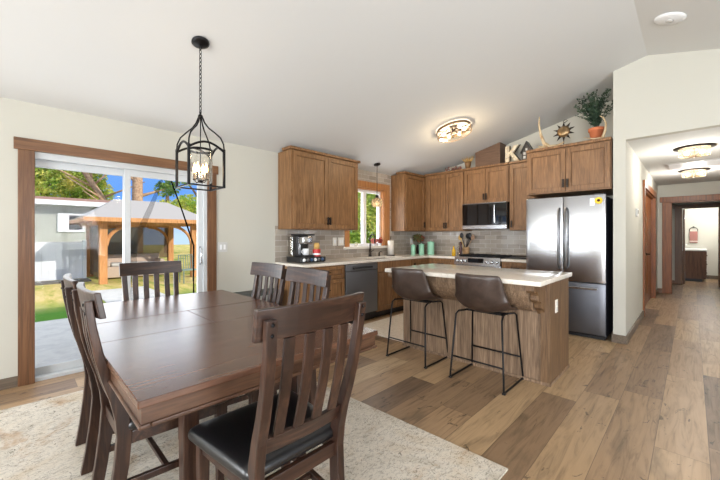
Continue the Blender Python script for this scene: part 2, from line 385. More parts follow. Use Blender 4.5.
def wall_holes(axis, a, b_, lo, hi, holes, top):
    q = MB()
    def bx(u0, u1, z0, z1):
        if axis == 'y': q.prism([(u0, z0), (u1, z0), (u1, top(u1) if z1 is None else z1)] + ([(-.364, top(-.364))] if z1 is None and u0 < -.364 < u1 else []) + [(u0, top(u0) if z1 is None else z1)], 'y', a, b_)
        else: q.box(a, b_, u0, u1, z0, top(0) if z1 is None else z1)
    u = lo
    for h0, h1, z0, z1 in holes:
        bx(u, h0, 0, None); bx(h0, h1, 0, z0); bx(h0, h1, z1, None); u = h1
    bx(u, hi, 0, None); return q
struct('wall_rear', wall_holes('y', -5.65, -5.5, -4.25, 3.35, [(-4.05, -2.85, .05, 2.40), (-.35, 2.75, .6, 2.3)], lambda x: ceil(x)+.02), M['wall'])
struct('wall_right', wall_holes('x', 3.2, 3.35, -5.65, 5.15, [(-.8, 2.6, .6, 2.15)], lambda x: 2.47), M['wall'])
def unseen_window(name, u0, u1, z0, z1, axis):
    X0 = 3.22 if axis == 'x' else -4.2
    r = sroot(name, ((u0+u1)/2, -5.57, z0) if axis == 'y' else (X0+.05, (u0+u1)/2, z0))
    f = MB(); um = (u0+u1)/2
    for a0, a1, c0, c1 in ((u0, u1, z0, z0+.06), (u0, u1, z1-.06, z1), (u0, u0+.06, z0+.06, z1-.06), (u1-.06, u1, z0+.06, z1-.06), (um-.04, um+.04, z0+.06, z1-.06)):
        if axis == 'y': f.box(a0, a1, -5.6, -5.52, c0, c1)
        else: f.box(X0, X0+.08, a0, a1, c0, c1)
    f.build('window_frame', M['white'], r)
    p = MB()
    if axis == 'y': p.box(u0+.06, u1-.06, -5.57, -5.564, z0+.06, z1-.06)
    else: p.box(X0+.044, X0+.05, u0+.06, u1-.06, z0+.06, z1-.06)
    p.build('pane', M['glass'], r)
unseen_window('unseen_window_2', -4.05, -2.85, .05, 2.40, 'y'); unseen_window('unseen_window_3', -.35, 2.75, .6, 2.3, 'y'); unseen_window('unseen_window_5', -5.4, -3.6, .05, 2.38, 'l'); unseen_window('unseen_window_6', -1.75, -.65, .9, 2.1, 'l'); unseen_window('unseen_window_4', -.8, 2.6, .6, 2.15, 'x')  # unseen windows, added behind and beside the camera to bring in daylight

# patio door
r = sroot('door_1', (-4.15, .85, 0))
c = MB(); c.box(-4.1, -4.075, .01, .115, 0, 2.02); r_ = c.build('door_casing', M['trim'], r, bev=.004)
c = MB(); c.box(-4.1, -4.075, 1.585, 1.69, 0, 2.02); c.build('door_casing', M['trim'], r, bev=.004)
c = MB(); c.box(-4.1, -4.07, -.015, 1.71, 2.02, 2.12); c.build('door_casing', M['trimx'], r, bev=.004)
f = MB()
for y0, y1, z0, z1 in ((.03, 1.59, 1.965, 2.02), (.03, .065, .03, 1.965), (1.55, 1.59, .03, 1.965), (.03, 1.59, -.02, .03)): f.box(-4.24, -4.11, y0, y1, z0, z1)
f.build('door_frame', M['vinyl'], r, bev=.003)
def panel(x0, x1, y0, y1, handle):
    q = MB(); w = .055
    q.box(x0, x1, y0, y0+(w if handle else .045), .03, 1.965).box(x0, x1, y1-w, y1, .03, 1.965).box(x0, x1, y0+w, y1-w, .03, .10).box(x0, x1, y0+w, y1-w, 1.90, 1.965)
    p = q.build('sliding_panel', M['vinyl'], r, bev=.003)
    xm = (x0+x1)/2
    MB().box(xm-.006, xm+.006, y0+w, y1-w, .10, 1.90).build('pane', M['glass'], p)
    if handle:
        MB().tube([(x1, y1-.03, .95), (x1+.04, y1-.03, .97), (x1+.04, y1-.03, 1.13), (x1, y1-.03, 1.15)], .009).build('handle', M['steel'], p, smooth=True)
panel(-4.225, -4.185, .065, .83, False); panel(-4.175, -4.135, .775, 1.55, True)

# kitchen window
r = sroot('window_1', (-4.15, 4.36, 1.075))
MB().box(-4.1, -4.08, 3.80, 3.905, 1.10, 2.13).build('window_casing', M['winwood'], r, bev=.003)
MB().box(-4.1, -4.08, 4.815, 4.955, 1.10, 2.13).build('window_casing', M['winwood'], r, bev=.003)
MB().box(-4.1, -4.078, 3.78, 4.955, 2.13, 2.24).build('window_casing', M['winwood'], r, bev=.003)
MB().box(-4.24, -4.1, 4.795, 4.82, 1.10, 2.13).box(-4.24, -4.1, 3.9, 3.925, 1.10, 2.13).box(-4.24, -4.1, 3.925, 4.795, 2.105, 2.13).build('jamb', M['winwood'], r)
MB().box(-4.24, -4.05, 3.78, 4.955, 1.06, 1.10).build('window_sill', M['plate'], r, bev=.004)
f = MB()
for y0, y1, z0, z1 in ((3.925, 3.97, 1.10, 2.105), (4.75, 4.795, 1.10, 2.105), (3.97, 4.75, 1.10, 1.145), (3.97, 4.75, 2.06, 2.105), (4.33, 4.41, 1.145, 2.06)): f.box(-4.235, -4.175, y0, y1, z0, z1)
f.build('window_frame', M['white'], r, bev=.003)
MB().box(-4.21, -4.20, 3.97, 4.33, 1.145, 2.06).build('pane', M['glass'], r); MB().box(-4.21, -4.20, 4.41, 4.75, 1.145, 2.06).build('pane', M['glass'], r)

# backsplash tiles
b = MB(); x0, x1 = -4.1, -4.09
for y0, y1, z0, z1 in ((2.5, 3.78, .92, 1.42), (3.78, 4.96, .92, 1.06), (3.7, 3.80, 1.42, 2.43), (3.78, 3.80, 1.06, 1.42), (4.955, 5.1, .92, 2.43), (3.8, 4.955, 2.24, 2.43), (5.1, 6.0, .92, 1.42)): b.box(x0, x1, y0, y1, z0, z1)
struct('wall_backsplash_left', b, M['tile'])
struct('wall_backsplash_kitchen', MB().box(-4.09, -1.68, 5.99, 6.0, .92, 1.45), M['tile'])

# baseboards and hall casings
struct('baseboard_left', MB().box(-4.1, -4.085, -5.5, .01, 0, .09).box(-4.1, -4.085, 1.69, 2.5, 0, .09), M['base'], bev=.003)
struct('baseboard_hall', MB().box(-.56, -.545, 5.05, 6.99, 0, .1).box(-.695, -.545, 5.035, 5.05, 0, .1).box(-.56, -.545, 9.35, 10.2, 0, .1), M['base'], bev=.003)
struct('baseboard_hall_end', MB().box(-.56, -.48, 10.185, 10.2, 0, .1).box(-.56, -.33, 12.285, 12.3, 0, .1), M['trimx'])
struct('baseboard_bathroom', MB().box(.3, 1.3, 14.585, 14.6, 0, .1), M['base'])
r = sroot('door_2', (-.62, 8.15, 0))
MB().box(-.56, -.535, 6.99, 7.09, 0, 2.06).build('door_casing', M['orange'], r)
MB().box(-.56, -.535, 9.21, 9.34, 0, 2.06).build('door_casing', M['orange'], r)
MB().box(-.56, -.53, 6.96, 9.37, 2.06, 2.17).build('door_casing', M['orange'], r)
MB().box(-.68, -.56, 7.08, 7.1, 0, 2.06).box(-.68, -.56, 9.2, 9.22, 0, 2.06).box(-.68, -.56, 7.1, 9.2, 2.04, 2.06).build('jamb', M['orange'], r)
for y0, y1 in ((7.1, 8.15), (8.15, 9.2)):
    q = MB().box(-.64, -.605, y0+.003, y1-.003, .01, 2.035)
    for z0, z1 in ((.2, .95), (1.1, 1.9)): q.box(-.606, -.598, y0+.16, y1-.16, z0, z1)
    p = q.build('door_leaf', M['orange'], r, bev=.004)
    if y0 < 8: MB().tube([(-.6, 8.05, .95), (-.55, 8.05, .95), (-.55, 7.95, .95)], .012).ball((-.60, 8.05, .95), .025).build('door_handle', M['bronze'], p, smooth=True)
r = sroot('door_3', (.09, 10.26, 0))
for x0, x1 in ((-.48, -.32), (.5, .61)): MB().box(x0, x1, 10.165, 10.2, 0, 2.03).build('door_casing', M['orange'], r, bev=.004)
MB().box(-.52, .61, 10.16, 10.2, 2.03, 2.15).build('door_casing', M['orange'], r, bev=.004)
MB().box(-.34, -.32, 10.2, 10.32, 0, 2.03).box(.5, .52, 10.2, 10.32, 0, 2.03).box(-.32, .5, 10.2, 10.32, 2.01, 2.03).build('jamb', M['orange'], r)
r = sroot('door_4', (.14, 12.36, 0))
for x0, x1 in ((-.33, -.18), (.47, .61)): MB().box(x0, x1, 12.27, 12.3, 0, 2.0).build('door_casing', M['trim'], r, bev=.004)
MB().box(-.36, .61, 12.265, 12.3, 2.0, 2.1).build('door_casing', M['trim'], r, bev=.004)
MB().box(-.2, -.18, 12.3, 12.42, 0, 2.0).box(.47, .49, 12.3, 12.42, 0, 2.0).build('jamb', M['trim'], r)
p = MB().box(-.175, -.14, 12.42, 13.1, .01, 1.99).build('door_leaf', M['trim'], r, bev=.003)
MB().box(-.139, -.132, 12.42, 12.44, 1.75, 1.84).box(-.139, -.132, 12.42, 12.44, .2, .29).build('hinge', M['steel'], p)

# ------------------------------------------------------------------ outdoors
struct('lawn', MB().box(-70, -4.25, -30, 50, -.6, -.35), M['lawn'])
struct('patio', MB().box(-7.6, -4.26, -6, 12, -.36, -.12), M['concrete'])
struct('garden_path', MB().box(-12.6, -9.4, 1.55, 2.9, -.36, -.335), M['concrete'])
struct('gravel_strip', MB().box(-16.2, -15.4, -12, 1.9, -.36, -.30), speckle('grey_gravel', (120, 116, 110), (70, 68, 64), 30, .95))
def picket(name, label, x, y0, y1, zt):
    r = thing(name, label, 'fence', (x, (y0+y1)/2, -.35))
    n = max(1, round((y1-y0)/2.0)); st = (y1-y0)/n
    for k in range(n+1):
        y = y0+k*st; MB().box(x-.06, x+.06, y-.06, y+.06, -.35, zt+.06).build('post', M['fencew'], r, bev=.01)
    for k in range(n):
        q = MB(); a = y0+k*st+.06; bb = y0+(k+1)*st-.06; q.box(x-.03, x+.03, a, bb, -.3, -.2).box(x-.03, x+.03, a, bb, zt-.1, zt)
        m_ = int((bb-a)/.18); w = (bb-a)/m_
        for j in range(m_): q.box(x-.012, x+.012, a+j*w+.002, a+(j+1)*w-.002, -.2, zt-.1)
        q.build('fence_panel', M['fencew'], r)
picket('vinyl_fence', 'white vinyl privacy fence in front of the grey neighbouring house', -16.3, -9, 1.80, 1.06)
picket('vinyl_fence', 'white vinyl fence seen low through the kitchen window', -12.5, 9.5, 16, 1.2)
# neighbouring house
r = thing('neighbor_house', 'grey green single storey house with brown roof beyond the white fence', 'house', (-21, 0, -.35))
MB().box(-27, -19.5, -14, 4.2, -.35, 2.72).build('wall', M['siding'], r)
MB().prism([(-28, 2.55), (-23.2, 3.05), (-18.9, 2.62), (-18.9, 2.79), (-23.2, 3.27), (-28, 2.75)], 'y', -14.6, 4.6).build('roof', M['roofb'], r)
MB().box(-18.9, -18.8, -14.6, 4.6, 2.58, 2.78).build('fascia', M['white'], r)
w = MB()
for y0, y1, z0, z1 in ((1.25, 2.15, 2.19, 2.27), (1.25, 2.15, 1.47, 1.55), (1.25, 1.62, 1.55, 2.19), (2.07, 2.15, 1.55, 2.19)): w.box(-19.5, -19.4, y0, y1, z0, z1)
w = w.build('window', M['white'], r); MB().box(-19.49, -19.46, 1.62, 2.07, 1.55, 2.19).build('pane', M['blackglass'], w)
# gazebo
r = thing('gazebo', 'cedar post garden gazebo with grey hipped metal roof and arched braces', 'gazebo', (-15.7, 3.5, -.35))
gx0, gx1, gy0, gy1 = -17.2, -14.27, 2.07, 5.0
for x, y in ((gx0, gy0), (gx1, gy0), (gx0, gy1), (gx1, gy1)):
    MB().box(x-.11, x+.11, y-.11, y+.11, -.35, 1.85).build('post', M['cedar'], r, bev=.01)
for a in (0, 1):
    x = (gx0, gx1)[a]; MB().box(x-.07, x+.07, gy0-.3, gy1+.3, 1.66, 1.88).build('beam', M['cedar'], r)
    y = (gy0, gy1)[a]; MB().box(gx0-.3, gx1+.3, y-.07, y+.07, 1.68, 1.86).build('beam', M['cedar'], r)
for x in (gx0, gx1):
    for y, sgn in ((gy0, 1), (gy1, -1)):
        pts = [(x, y+sgn*(.1+.8*(1-math.cos(t))), .95+.72*math.sin(t)) for t in [i*PI/2/8 for i in range(9)]]
        MB().tube(pts, .06, 6).build('brace', M['cedar'], r)
e = .55
rf = MB()
A = [(gx1+e, gy0-e, 1.86), (gx1+e, gy1+e, 1.86), (gx0-e, gy1+e, 1.86), (gx0-e, gy0-e, 1.86)]
xm, ym = (gx0+gx1)/2, (gy0+gy1)/2
T1, T2 = (xm, ym-.9, 2.66), (xm, ym+.9, 2.66)
rf.quad(A[0], A[1], T2, T1); rf.quad(A[2], A[3], T1, T2)
rf.bm.faces.new([rf.bm.verts.new(q) for q in (A[1], A[2], T2)]); rf.bm.faces.new([rf.bm.verts.new(q) for q in (A[3], A[0], T1)])
bmesh.ops.remove_doubles(rf.bm, verts=rf.bm.verts, dist=.001)
rf.build('roof', M['zinc'], r, solid=.05)
fa = MB()
fa.box(gx0-e, gx1+e, gy0-e-.03, gy0-e, 1.76, 1.90).box(gx0-e, gx1+e, gy1+e, gy1+e+.03, 1.76, 1.90).box(gx1+e, gx1+e+.03, gy0-e, gy1+e, 1.76, 1.90).box(gx0-e-.03, gx0-e, gy0-e, gy1+e, 1.76, 1.90)
fa.build('fascia', M['cedar'], r)
MB().box(gx0-.02, gx0+.02, gy0+.1, gy1-.1, .3, 1.66).build('net_panel', M['netb'], r)
MB().box(gx0+.1, gx1-.1, gy0-.015, gy0+.015, -.2, 1.68).build('net_panel', M['netb'], r)
# outdoor sofa and chair
r = thing('outdoor_sofa', 'beige outdoor sofa under the gazebo', 'sofa', (-15.6, 3.0, -.35))
MB().box(-16.4, -15.5, 2.3, 4.3, -.3, .12).build('seat_base', M['sofa'], r, bev=.05)
MB().box(-16.5, -16.25, 2.3, 4.3, .12, .55).build('backrest', M['sofa'], r, bev=.05)
for y in (2.3, 4.12): MB().box(-16.4, -15.5, y, y+.18, .12, .35).build('armrest', M['sofa'], r, bev=.05)
for y in (2.5, 3.15): MB().box(-16.25, -15.55, y, y+.62, .12, .25).build('cushion', M['greyp'], r, bev=.05)
r = thing('garden_chair', 'green grey metal garden chair at the right gazebo post', 'chair', (-12.6, 4.25, -.35))
gm = mat('sage_metal', (128, 146, 136), .5, .3)
MB().box(-12.85, -12.4, 4.0, 4.5, .08, .12).build('seat', gm, r, bev=.01)
q = MB(); q.tube([(-12.87, 4.02, .1), (-12.95, 4.02, .6), (-12.95, 4.48, .6), (-12.87, 4.48, .1)], .02)
for k in range(1, 6): q.tube([(-12.87, 4.02+k*.077, .1), (-12.95, 4.02+k*.077, .6)], .012)
q.build('backrest', gm, r)
for x in (-12.83, -12.42):
    for y in (4.03, 4.47): MB().tube([(x, y, -.35), (x, y, .1)], .02).build('leg', gm, r)
# netting hanging from the eave
def swag(name, label, pts, group, m=None):
    q = MB()
    rows = []
    for (p, w) in pts:
        row = []
        for k in range(9):
            t = k/8-.5; row.append((p[0]+.03*math.cos(k*PI)*min(1, w/.1), p[1]+t*w, p[2]))
        rows.append(row)
    V = [[q.bm.verts.new(c) for c in rw] for rw in rows]
    for a, c in zip(V, V[1:]):
        for i in range(8): q.bm.faces.new((a[i], a[i+1], c[i+1], c[i]))
    o = q.build(name, m or M['net'], solid=.004); tag(o, label, 'curtain', group)
swag('net_curtain', 'black net curtain drawn to the left outside the patio door', [((-4.86, 1.34, 2.38), .02), ((-4.86, 1.335, 2.06), .02), ((-4.86, 1.17, 1.6), .06), ((-4.86, .99, 1.15), .08), ((-4.86, .98, .6), .12), ((-4.86, .98, -.12), .16)], None)
swag('net_curtain', 'black net curtain drawn to the right outside the patio door', [((-4.86, 1.40, 2.38), .03), ((-4.86, 1.40, 2.06), .014), ((-4.86, 1.56, 1.6), .016), ((-4.86, 1.70, 1.15), .02), ((-4.86, 1.70, .6), .014), ((-4.86, 1.70, -.12), .05)], None, M['netcord'])
# trees
def leaves(q, c, rad, n, s, flat=1.0):
    for _ in range(n):
        d = Vector((random.gauss(0, 1), random.gauss(0, 1), random.gauss(0, 1)))
        d = d.normalized()*(random.random()**.45)
        p = Vector((c[0]+d.x*rad, c[1]+d.y*rad, c[2]+d.z*rad*flat))
        u = Vector((random.uniform(-1, 1), random.uniform(-1, 1), random.uniform(-1, 1))).normalized(); v = u.orthogonal().normalized()
        k = s*random.uniform(.6, 1.3)
        q.bm.faces.new([q.bm.verts.new(x) for x in (p-u*k, p+v*k*.45, p+u*k, p-v*k*.45)])
def tree(name, label, base, h, tr, lean, crown, fm, bm_, n, ls):
    r = thing(name, label, 'tree', base)
    bx, by, bz = base; P = [(bx+lean[0]*t, by+lean[1]*t, bz+h*t) for t in (0, .25, .5, .75, 1)]
    MB().tube(P, [tr*(1-.5*t) for t in (0, .25, .5, .75, 1)], 10).build('trunk', bm_, r, smooth=True)
    br = MB()
    q = MB()
    for (dx, dy, dz, rad) in crown:
        c = (bx+dx, by+dy, bz+dz)
        t = min(.95, max(.3, dz/h*.75)); br.tube([(bx+lean[0]*t, by+lean[1]*t, bz+h*t), c], [tr*.35, tr*.12], 6)
        leaves(q, c, rad, int(n*rad*rad), ls, .75)
    br.build('branch', bm_, r, smooth=True)
    if crown and n: q.build('foliage', fm, r)
    return r
tree('leafy_tree', 'green and yellow leafy tree behind the grey house', (-35.5, 1.4, -.35), 9, .35, (0, .3), [(0, -3, 5.2, 2.2), (0, 0, 5.6, 2.4), (.5, 2.0, 6.4, 2.0), (0, -1.2, 8.2, 2.6), (-1, 1.6, 9, 2.4), (0, 2.8, 5.2, 1.8), (1, -5.0, 7.5, 2.8)], M['foliage'], M['barkd'], 900, .13)
tree('leaning_tree', 'pale bare tree leaning left above the gazebo roof', (-31.5, 7.0, -.35), 9.5, .27, (-.5, -5.2), [(-.3, -3.6, 5.0, .01), (-.2, -3.2, 7.4, .01), (0, -1.5, 7.2, .01), (-.5, -5.9, 6.9, .01), (0, .3, 6.0, .01), (0, -4.6, 5.9, .01)], M['foliage'], M['bark'], 0, .2)
tree('pine_tree', 'pale straight pine trunk rising behind the gazebo roof', (-29, 6.2, -.35), 15, .40, (.1, .1), [(0, .6, 9.0, 1.6), (.3, -.6, 11.5, 1.8), (0, 2.0, 5.3, .9), (0, -1.4, 7.2, 1.0)], M['foliaged'], M['bark'], 600, .13)
tree('oak_tree', 'dark trunked tree at the right side behind the gazebo', (-26, 9.8, -.35), 9, .32, (0, -.3), [(0, 1.4, 4.6, .9), (.2, -1.3, 5.6, .6), (0, 1.2, 6.6, 1.3), (0, 2.6, 4.2, 1.2), (0, -.5, 8.5, 1.5)], M['foliaged'], M['barkd'], 500, .12)
tree('garden_tree', 'sunlit leafy tree seen through the kitchen window', (-11.0, 11.4, -.35), 4.2, .14, (0, 0), [(0, 0, 2.2, 1.3), (.3, .9, 3.2, 1.3), (-.2, -1.1, 3.3, 1.4), (0, .2, 4.4, 1.4), (.2, -2.0, 2.2, 1.1), (.1, 1.9, 2.4, 1.2), (0, .6, 1.3, .7), (0, -.7, 1.4, .6)], M['foliage'], M['barkd'], 1300, .09)
tree('distant_tree', 'far green tree low above the right half of the gazebo roof', (-36, 10.2, -.35), 5.5, .3, (0, 0), [(0, 0, 4.0, 1.6), (0, 2, 4.6, 1.6), (0, -2.2, 3.9, 1.2), (0, 4.5, 4.4, 1.7)], M['foliage'], M['barkd'], 600, .15)
# string lights
r = thing('string_light', 'string of round bulbs hung along the eave outside the patio door', 'string light', (-4.95, .6, 2.2))
pts = [(-5.0, -.6+.2*k, 2.14+.08*((k-7)/7)**2) for k in range(15)]
MB().tube(pts, .004, 5).build('cable', M['dark'], r)
for k in (3, 6, 9, 12): MB().ball((pts[k][0], pts[k][1], pts[k][2]-.04), .025).build('bulb', M['white'], r, smooth=True)

# ------------------------------------------------------------------ cabinets
def FR(face, ref):
    # (u, w, z) -> world box; u runs along the face, w outward from the face plane at ref
    def bx(q, u0, u1, w0, w1, z0, z1):
        if face == '+X': q.box(ref+w0, ref+w1, u0, u1, z0, z1)
        elif face == '-Y': q.box(u0, u1, ref-w1, ref-w0, z0, z1)
        elif face == '+Y': q.box(u0, u1, ref+w0, ref+w1, z0, z1)
        return q
    return bx
def pull(bx, u, z0, z1, horiz=False, p=None, w=.022):
    q = MB()
    if horiz: bx(q, u-.065, u+.065, w+.022, w+.032, z0, z0+.012); bx(q, u-.05, u-.038, w, w+.024, z0, z0+.012); bx(q, u+.038, u+.05, w, w+.024, z0, z0+.012)
    else: bx(q, u-.013, u+.013, w+.02, w+.032, z0, z1); bx(q, u-.006, u+.006, w, w+.022, z0+.012, z0+.024); bx(q, u-.006, u+.006, w, w+.022, z1-.024, z1-.012)
    q.build('handle', M['bronze'], p, bev=.002)
def front(bx, u0, u1, z0, z1, parent, name='door', m=None, rail=.058):
    q = MB(); g = .003; u0 += g; u1 -= g; z0 += g; z1 -= g
    bx(q, u0, u0+rail, .002, .022, z0, z1); bx(q, u1-rail, u1, .002, .022, z0, z1)
    bx(q, u0+rail, u1-rail, .002, .022, z0, z0+rail); bx(q, u0+rail, u1-rail, .002, .022, z1-rail, z1)
    bx(q, u0+rail+.005, u1-rail-.005, .0, .007, z0+rail+.005, z1-rail-.005)
    return q.build(name, m or M['oak'], parent, bev=.0015)
def cabinet(label, face, ref, u0, u1, depth, z0, z1, doors, pulls, crown=True, group=None, toe=False, crown_ends=(0, 0)):
    bx = FR(face, ref)
    loc = {'+X': (ref-depth/2, (u0+u1)/2, z0), '-Y': ((u0+u1)/2, ref+depth/2, z0)}[face]
    r = thing('wall_cabinet' if not toe else 'base_cabinet', label, 'cabinet', loc, 0, group)
    q = MB(); bx(q, u0, u1, -depth, 0, z0+(.1 if toe else 0), z1)
    q.build('body', M['oak'], r, bev=.002)
    if toe: k = MB(); bx(k, u0, u1, -depth, -.07, z0, z0+.1); k.build('toe_kick', M['dark'], r)
    if crown:
        k = MB(); bx(k, u0-crown_ends[0], u1+crown_ends[1], -depth*.55, .035, z1, z1+.035); k.build('crown_molding', M['oak'], r, bev=.004)
    for (a, c, d0, d1), pl in zip(doors, pulls):
        dr = front(bx, a, c, d0, d1, r)
        if pl: pull(bx, pl[0], pl[1], pl[1]+.11, p=dr)
    return r
ZB, ZT = 1.37, 2.455
cabinet('tall brown oak wall cabinet with two doors above the coffee maker', '+X', -3.77, 2.54, 3.785, .315, ZB, 2.43, [(2.56, 3.16, ZB+.015, ZT-.04), (3.16, 3.77, ZB+.015, ZT-.04)], [(3.138, ZB+.07), (3.182, ZB+.07)], crown_ends=(.03, .03))
cabinet('oak wall cabinet right of the kitchen window with a pale plain side', '+X', -3.77, 5.0, 5.985, .315, ZB, 2.43, [(5.02, 5.64, ZB+.015, ZT-.04)], [(5.59, ZB+.07)], crown_ends=(.03, 0))
cabinet('two door oak wall cabinet between the corner and the microwave', '-Y', 5.67, -3.765, -2.94, .315, ZB, ZT, [(-3.70, -3.30, ZB+.015, ZT-.02), (-3.30, -2.945, ZB+.015, ZT-.02)], [(-3.322, ZB+.05), (-3.278, ZB+.05)])
cabinet('short two door oak wall cabinet directly over the microwave', '-Y', 5.67, -2.935, -2.14, .315, 1.845, ZT, [(-2.925, -2.535, 1.855, ZT-.02), (-2.535, -2.15, 1.855, ZT-.02)], [(-2.557, 1.90), (-2.513, 1.90)])
cabinet('narrow single door oak wall cabinet between microwave and refrigerator', '-Y', 5.67, -2.135, -1.71, .315, ZB, ZT, [(-2.125, -1.72, ZB+.015, ZT-.02)], [(-2.09, ZB+.05)])
cabinet('deep two door oak cabinet above the refrigerator', '-Y', 5.10, -1.68, -.70, .88, 1.86, ZT, [(-1.67, -1.19, 1.875, ZT-.02), (-1.19, -.71, 1.875, ZT-.02)], [(-1.215, 1.92), (-1.165, 1.92)])
# vent chase on top of the cabinets
r = MB().prism([(-2.75, ZT+.002), (-2.31, ZT+.002), (-2.31, ceil(-2.31)-.003), (-2.75, ceil(-2.75)-.003)], 'y', 5.72, 5.99).build('vent_chase', M['oakd'], bev=.004)
tag(r, 'brown boxed vent cover with slanted top between the cabinets and ceiling', 'vent cover')
# base cabinets
def drawer_base(label, face, ref, u0, u1, depth, splits, u_first=None):
    bx = FR(face, ref)
    loc = {'+X': (ref-depth/2, (u0+u1)/2, 0), '-Y': ((u0+u1)/2, ref+depth/2, 0)}[face]
    r = thing('base_cabinet', label, 'cabinet', loc)
    q = MB(); bx(q, u0, u1, -depth, 0, .1, .88); q.build('body', M['oak'], r, bev=.002)
    k = MB(); bx(k, u0, u1, -depth, -.07, 0, .1); k.build('toe_kick', M['dark'], r)
    for z0, z1 in splits:
        d = front(bx, u0+.01, u1-.01, z0, z1, r, 'drawer', rail=.045); pull(bx, (u0+u1)/2, (z0+z1)/2, 0, True, d)
    return r
drawer_base('oak drawer cabinet at the counter end below the coffee maker', '+X', -3.49, 2.53, 3.235, .6, [(.70, .87), (.41, .69), (.12, .40)])
r = cabinet('oak sink cabinet with two doors right of the dishwasher', '+X', -3.49, 3.925, 4.80, .6, 0, .715, [(3.935, 4.36, .12, .705), (4.36, 4.79, .12, .705)], [(4.32, .56), (4.40, .56)], crown=False, toe=True)
bx = FR('+X', -3.49); q = MB(); bx(q, 3.925, 4.80, -.03, .02, .72, .878); q.build('false_front', M['oak'], r, bev=.002)
r = cabinet('oak corner base cabinet left of the range under the mint canisters', '+X', -3.49, 4.805, 5.985, .6, 0, .878, [(4.815, 5.35, .12, .865)], [(4.87, .7)], crown=False, toe=True)
drawer_base('narrow oak drawer cabinet just left of the range', '-Y', 5.37, -3.48, -2.945, .61, [(.70, .87), (.41, .69), (.12, .40)])
drawer_base('narrow oak drawer cabinet between range and refrigerator', '-Y', 5.37, -2.145, -1.70, .61, [(.70, .87), (.41, .69), (.12, .40)])
# worktops
r = thing('worktop', 'long cream quartz worktop under the window turning the corner to the range', 'worktop', (-3.78, 4.2, .88))
q = MB(); zt = (.881, .92)
q.box(-4.09, -3.46, 2.5, 3.98, *zt).box(-4.09, -3.46, 4.72, 5.99, *zt).box(-4.09, -3.99, 3.98, 4.72, *zt).box(-3.58, -3.46, 3.98, 4.72, *zt).box(-3.46, -2.935, 5.34, 5.99, *zt)
q.build('slab', M['quartz'], r, bev=.003)
q = MB(); q.box(-3.99, -3.98, 3.98, 4.72, .72, .885).box(-3.59, -3.58, 3.98, 4.72, .72, .885).box(-3.98, -3.59, 3.98, 3.99, .72, .885).box(-3.98, -3.59, 4.71, 4.72, .72, .885).box(-3.98, -3.59, 3.99, 4.71, .716, .724)
q.build('sink_basin', M['steel'], r)
tag(MB().box(-2.145, -1.70, 5.34, 5.99, .881, .92).build('worktop', M['quartz'], bev=.003), 'short cream quartz worktop between range and refrigerator', 'worktop')
# dishwasher
r = thing('dishwasher', 'stainless steel dishwasher built in under the left counter', 'dishwasher', (-3.8, 3.58, 0))
MB().box(-4.08, -3.5, 3.25, 3.91, .1, .875).build('body', M['dark'], r)
MB().box(-3.5, -3.465, 3.245, 3.915, .13, .77).build('door', M['steeld'], r, bev=.006)
p = MB().box(-3.5, -3.465, 3.245, 3.915, .775, .872).build('control_panel', M['steeld'], r, bev=.006)
MB().box(-3.466, -3.44, 3.38, 3.78, .80, .83).build('handle', M['dark'], p, bev=.004)
MB().box(-4.0, -3.53, 3.25, 3.91, 0, .12).build('toe_kick', M['dark'], r)
# range
r = thing('range', 'stainless slide in cooking range with front knobs below the microwave', 'range', (-2.54, 5.65, 0))
MB().box(-2.93, -2.15, 5.36, 5.98, .06, .90).build('body', M['steel'], r, bev=.004)
MB().box(-2.935, -2.145, 5.36, 5.985, .90, .93).build('cooktop', M['blackglass'], r, bev=.004)
q = MB()
for cx in (-2.78, -2.54, -2.30):
    for t in (-.1, 0, .1): q.box(cx+t-.006, cx+t+.006, 5.42, 5.92, .945, .96)
    for y in (5.43, 5.66, 5.9): q.box(cx-.115, cx+.115, y-.006, y+.006, .93, .955)
q.build('grate', M['black'], r)
p = MB().prism([(5.30, .80), (5.37, .80), (5.37, .93), (5.33, .93)], 'x', -2.93, -2.15).build('control_panel', M['steel'], r, bev=.003)
MB().box(-2.68, -2.42, 5.302, 5.312, .84, .91).build('display', M['blackglass'], p)
for x in (-2.87, -2.80, -2.73, -2.36, -2.28, -2.20):
    k = MB().lathe([(.028, 0), (.028, .012), (.022, .03), (.0, .032)], (0, 0, 0), 16); k.xf(Matrix.Translation((x, 5.312, .865)) @ Matrix.Rotation(PI/2+.25, 4, 'X')); k.build('knob', M['steel'], p, smooth=True)
d = MB().box(-2.92, -2.16, 5.32, 5.36, .24, .79).build('oven_door', M['steel'], r, bev=.004)
MB().box(-2.82, -2.26, 5.315, 5.32, .34, .64).build('pane', M['blackglass'], d)
MB().tube([(-2.86, 5.27, .73), (-2.22, 5.27, .73)], .012).box(-2.84, -2.82, 5.27, 5.32, .72, .74).box(-2.26, -2.24, 5.27, 5.32, .72, .74).build('handle', M['steel'], d)
MB().box(-2.92, -2.16, 5.33, 5.36, .08, .23).build('drawer', M['steel'], r, bev=.004)
# microwave
r = thing('microwave', 'black glass over the range microwave with steel bottom strip', 'microwave', (-2.54, 5.8, 1.40))
MB().box(-2.925, -2.15, 5.62, 5.985, 1.40, 1.84).build('body', M['dark'], r, bev=.004)
p = MB().box(-2.925, -2.33, 5.58, 5.62, 1.47, 1.83).build('door', M['blackglass'], r, bev=.004)
MB().box(-2.355, -2.335, 5.555, 5.58, 1.5, 1.8).build('handle', M['steel'], p, bev=.004)
MB().box(-2.325, -2.15, 5.58, 5.62, 1.47, 1.83).build('control_panel', M['blackglass'], r, bev=.004)
MB().box(-2.925, -2.15, 5.58, 5.62, 1.40, 1.465).build('bottom_strip', M['steel'], r, bev=.003)
MB().box(-2.925, -2.15, 5.575, 5.62, 1.832, 1.842).build('top_strip', M['steel'], r)
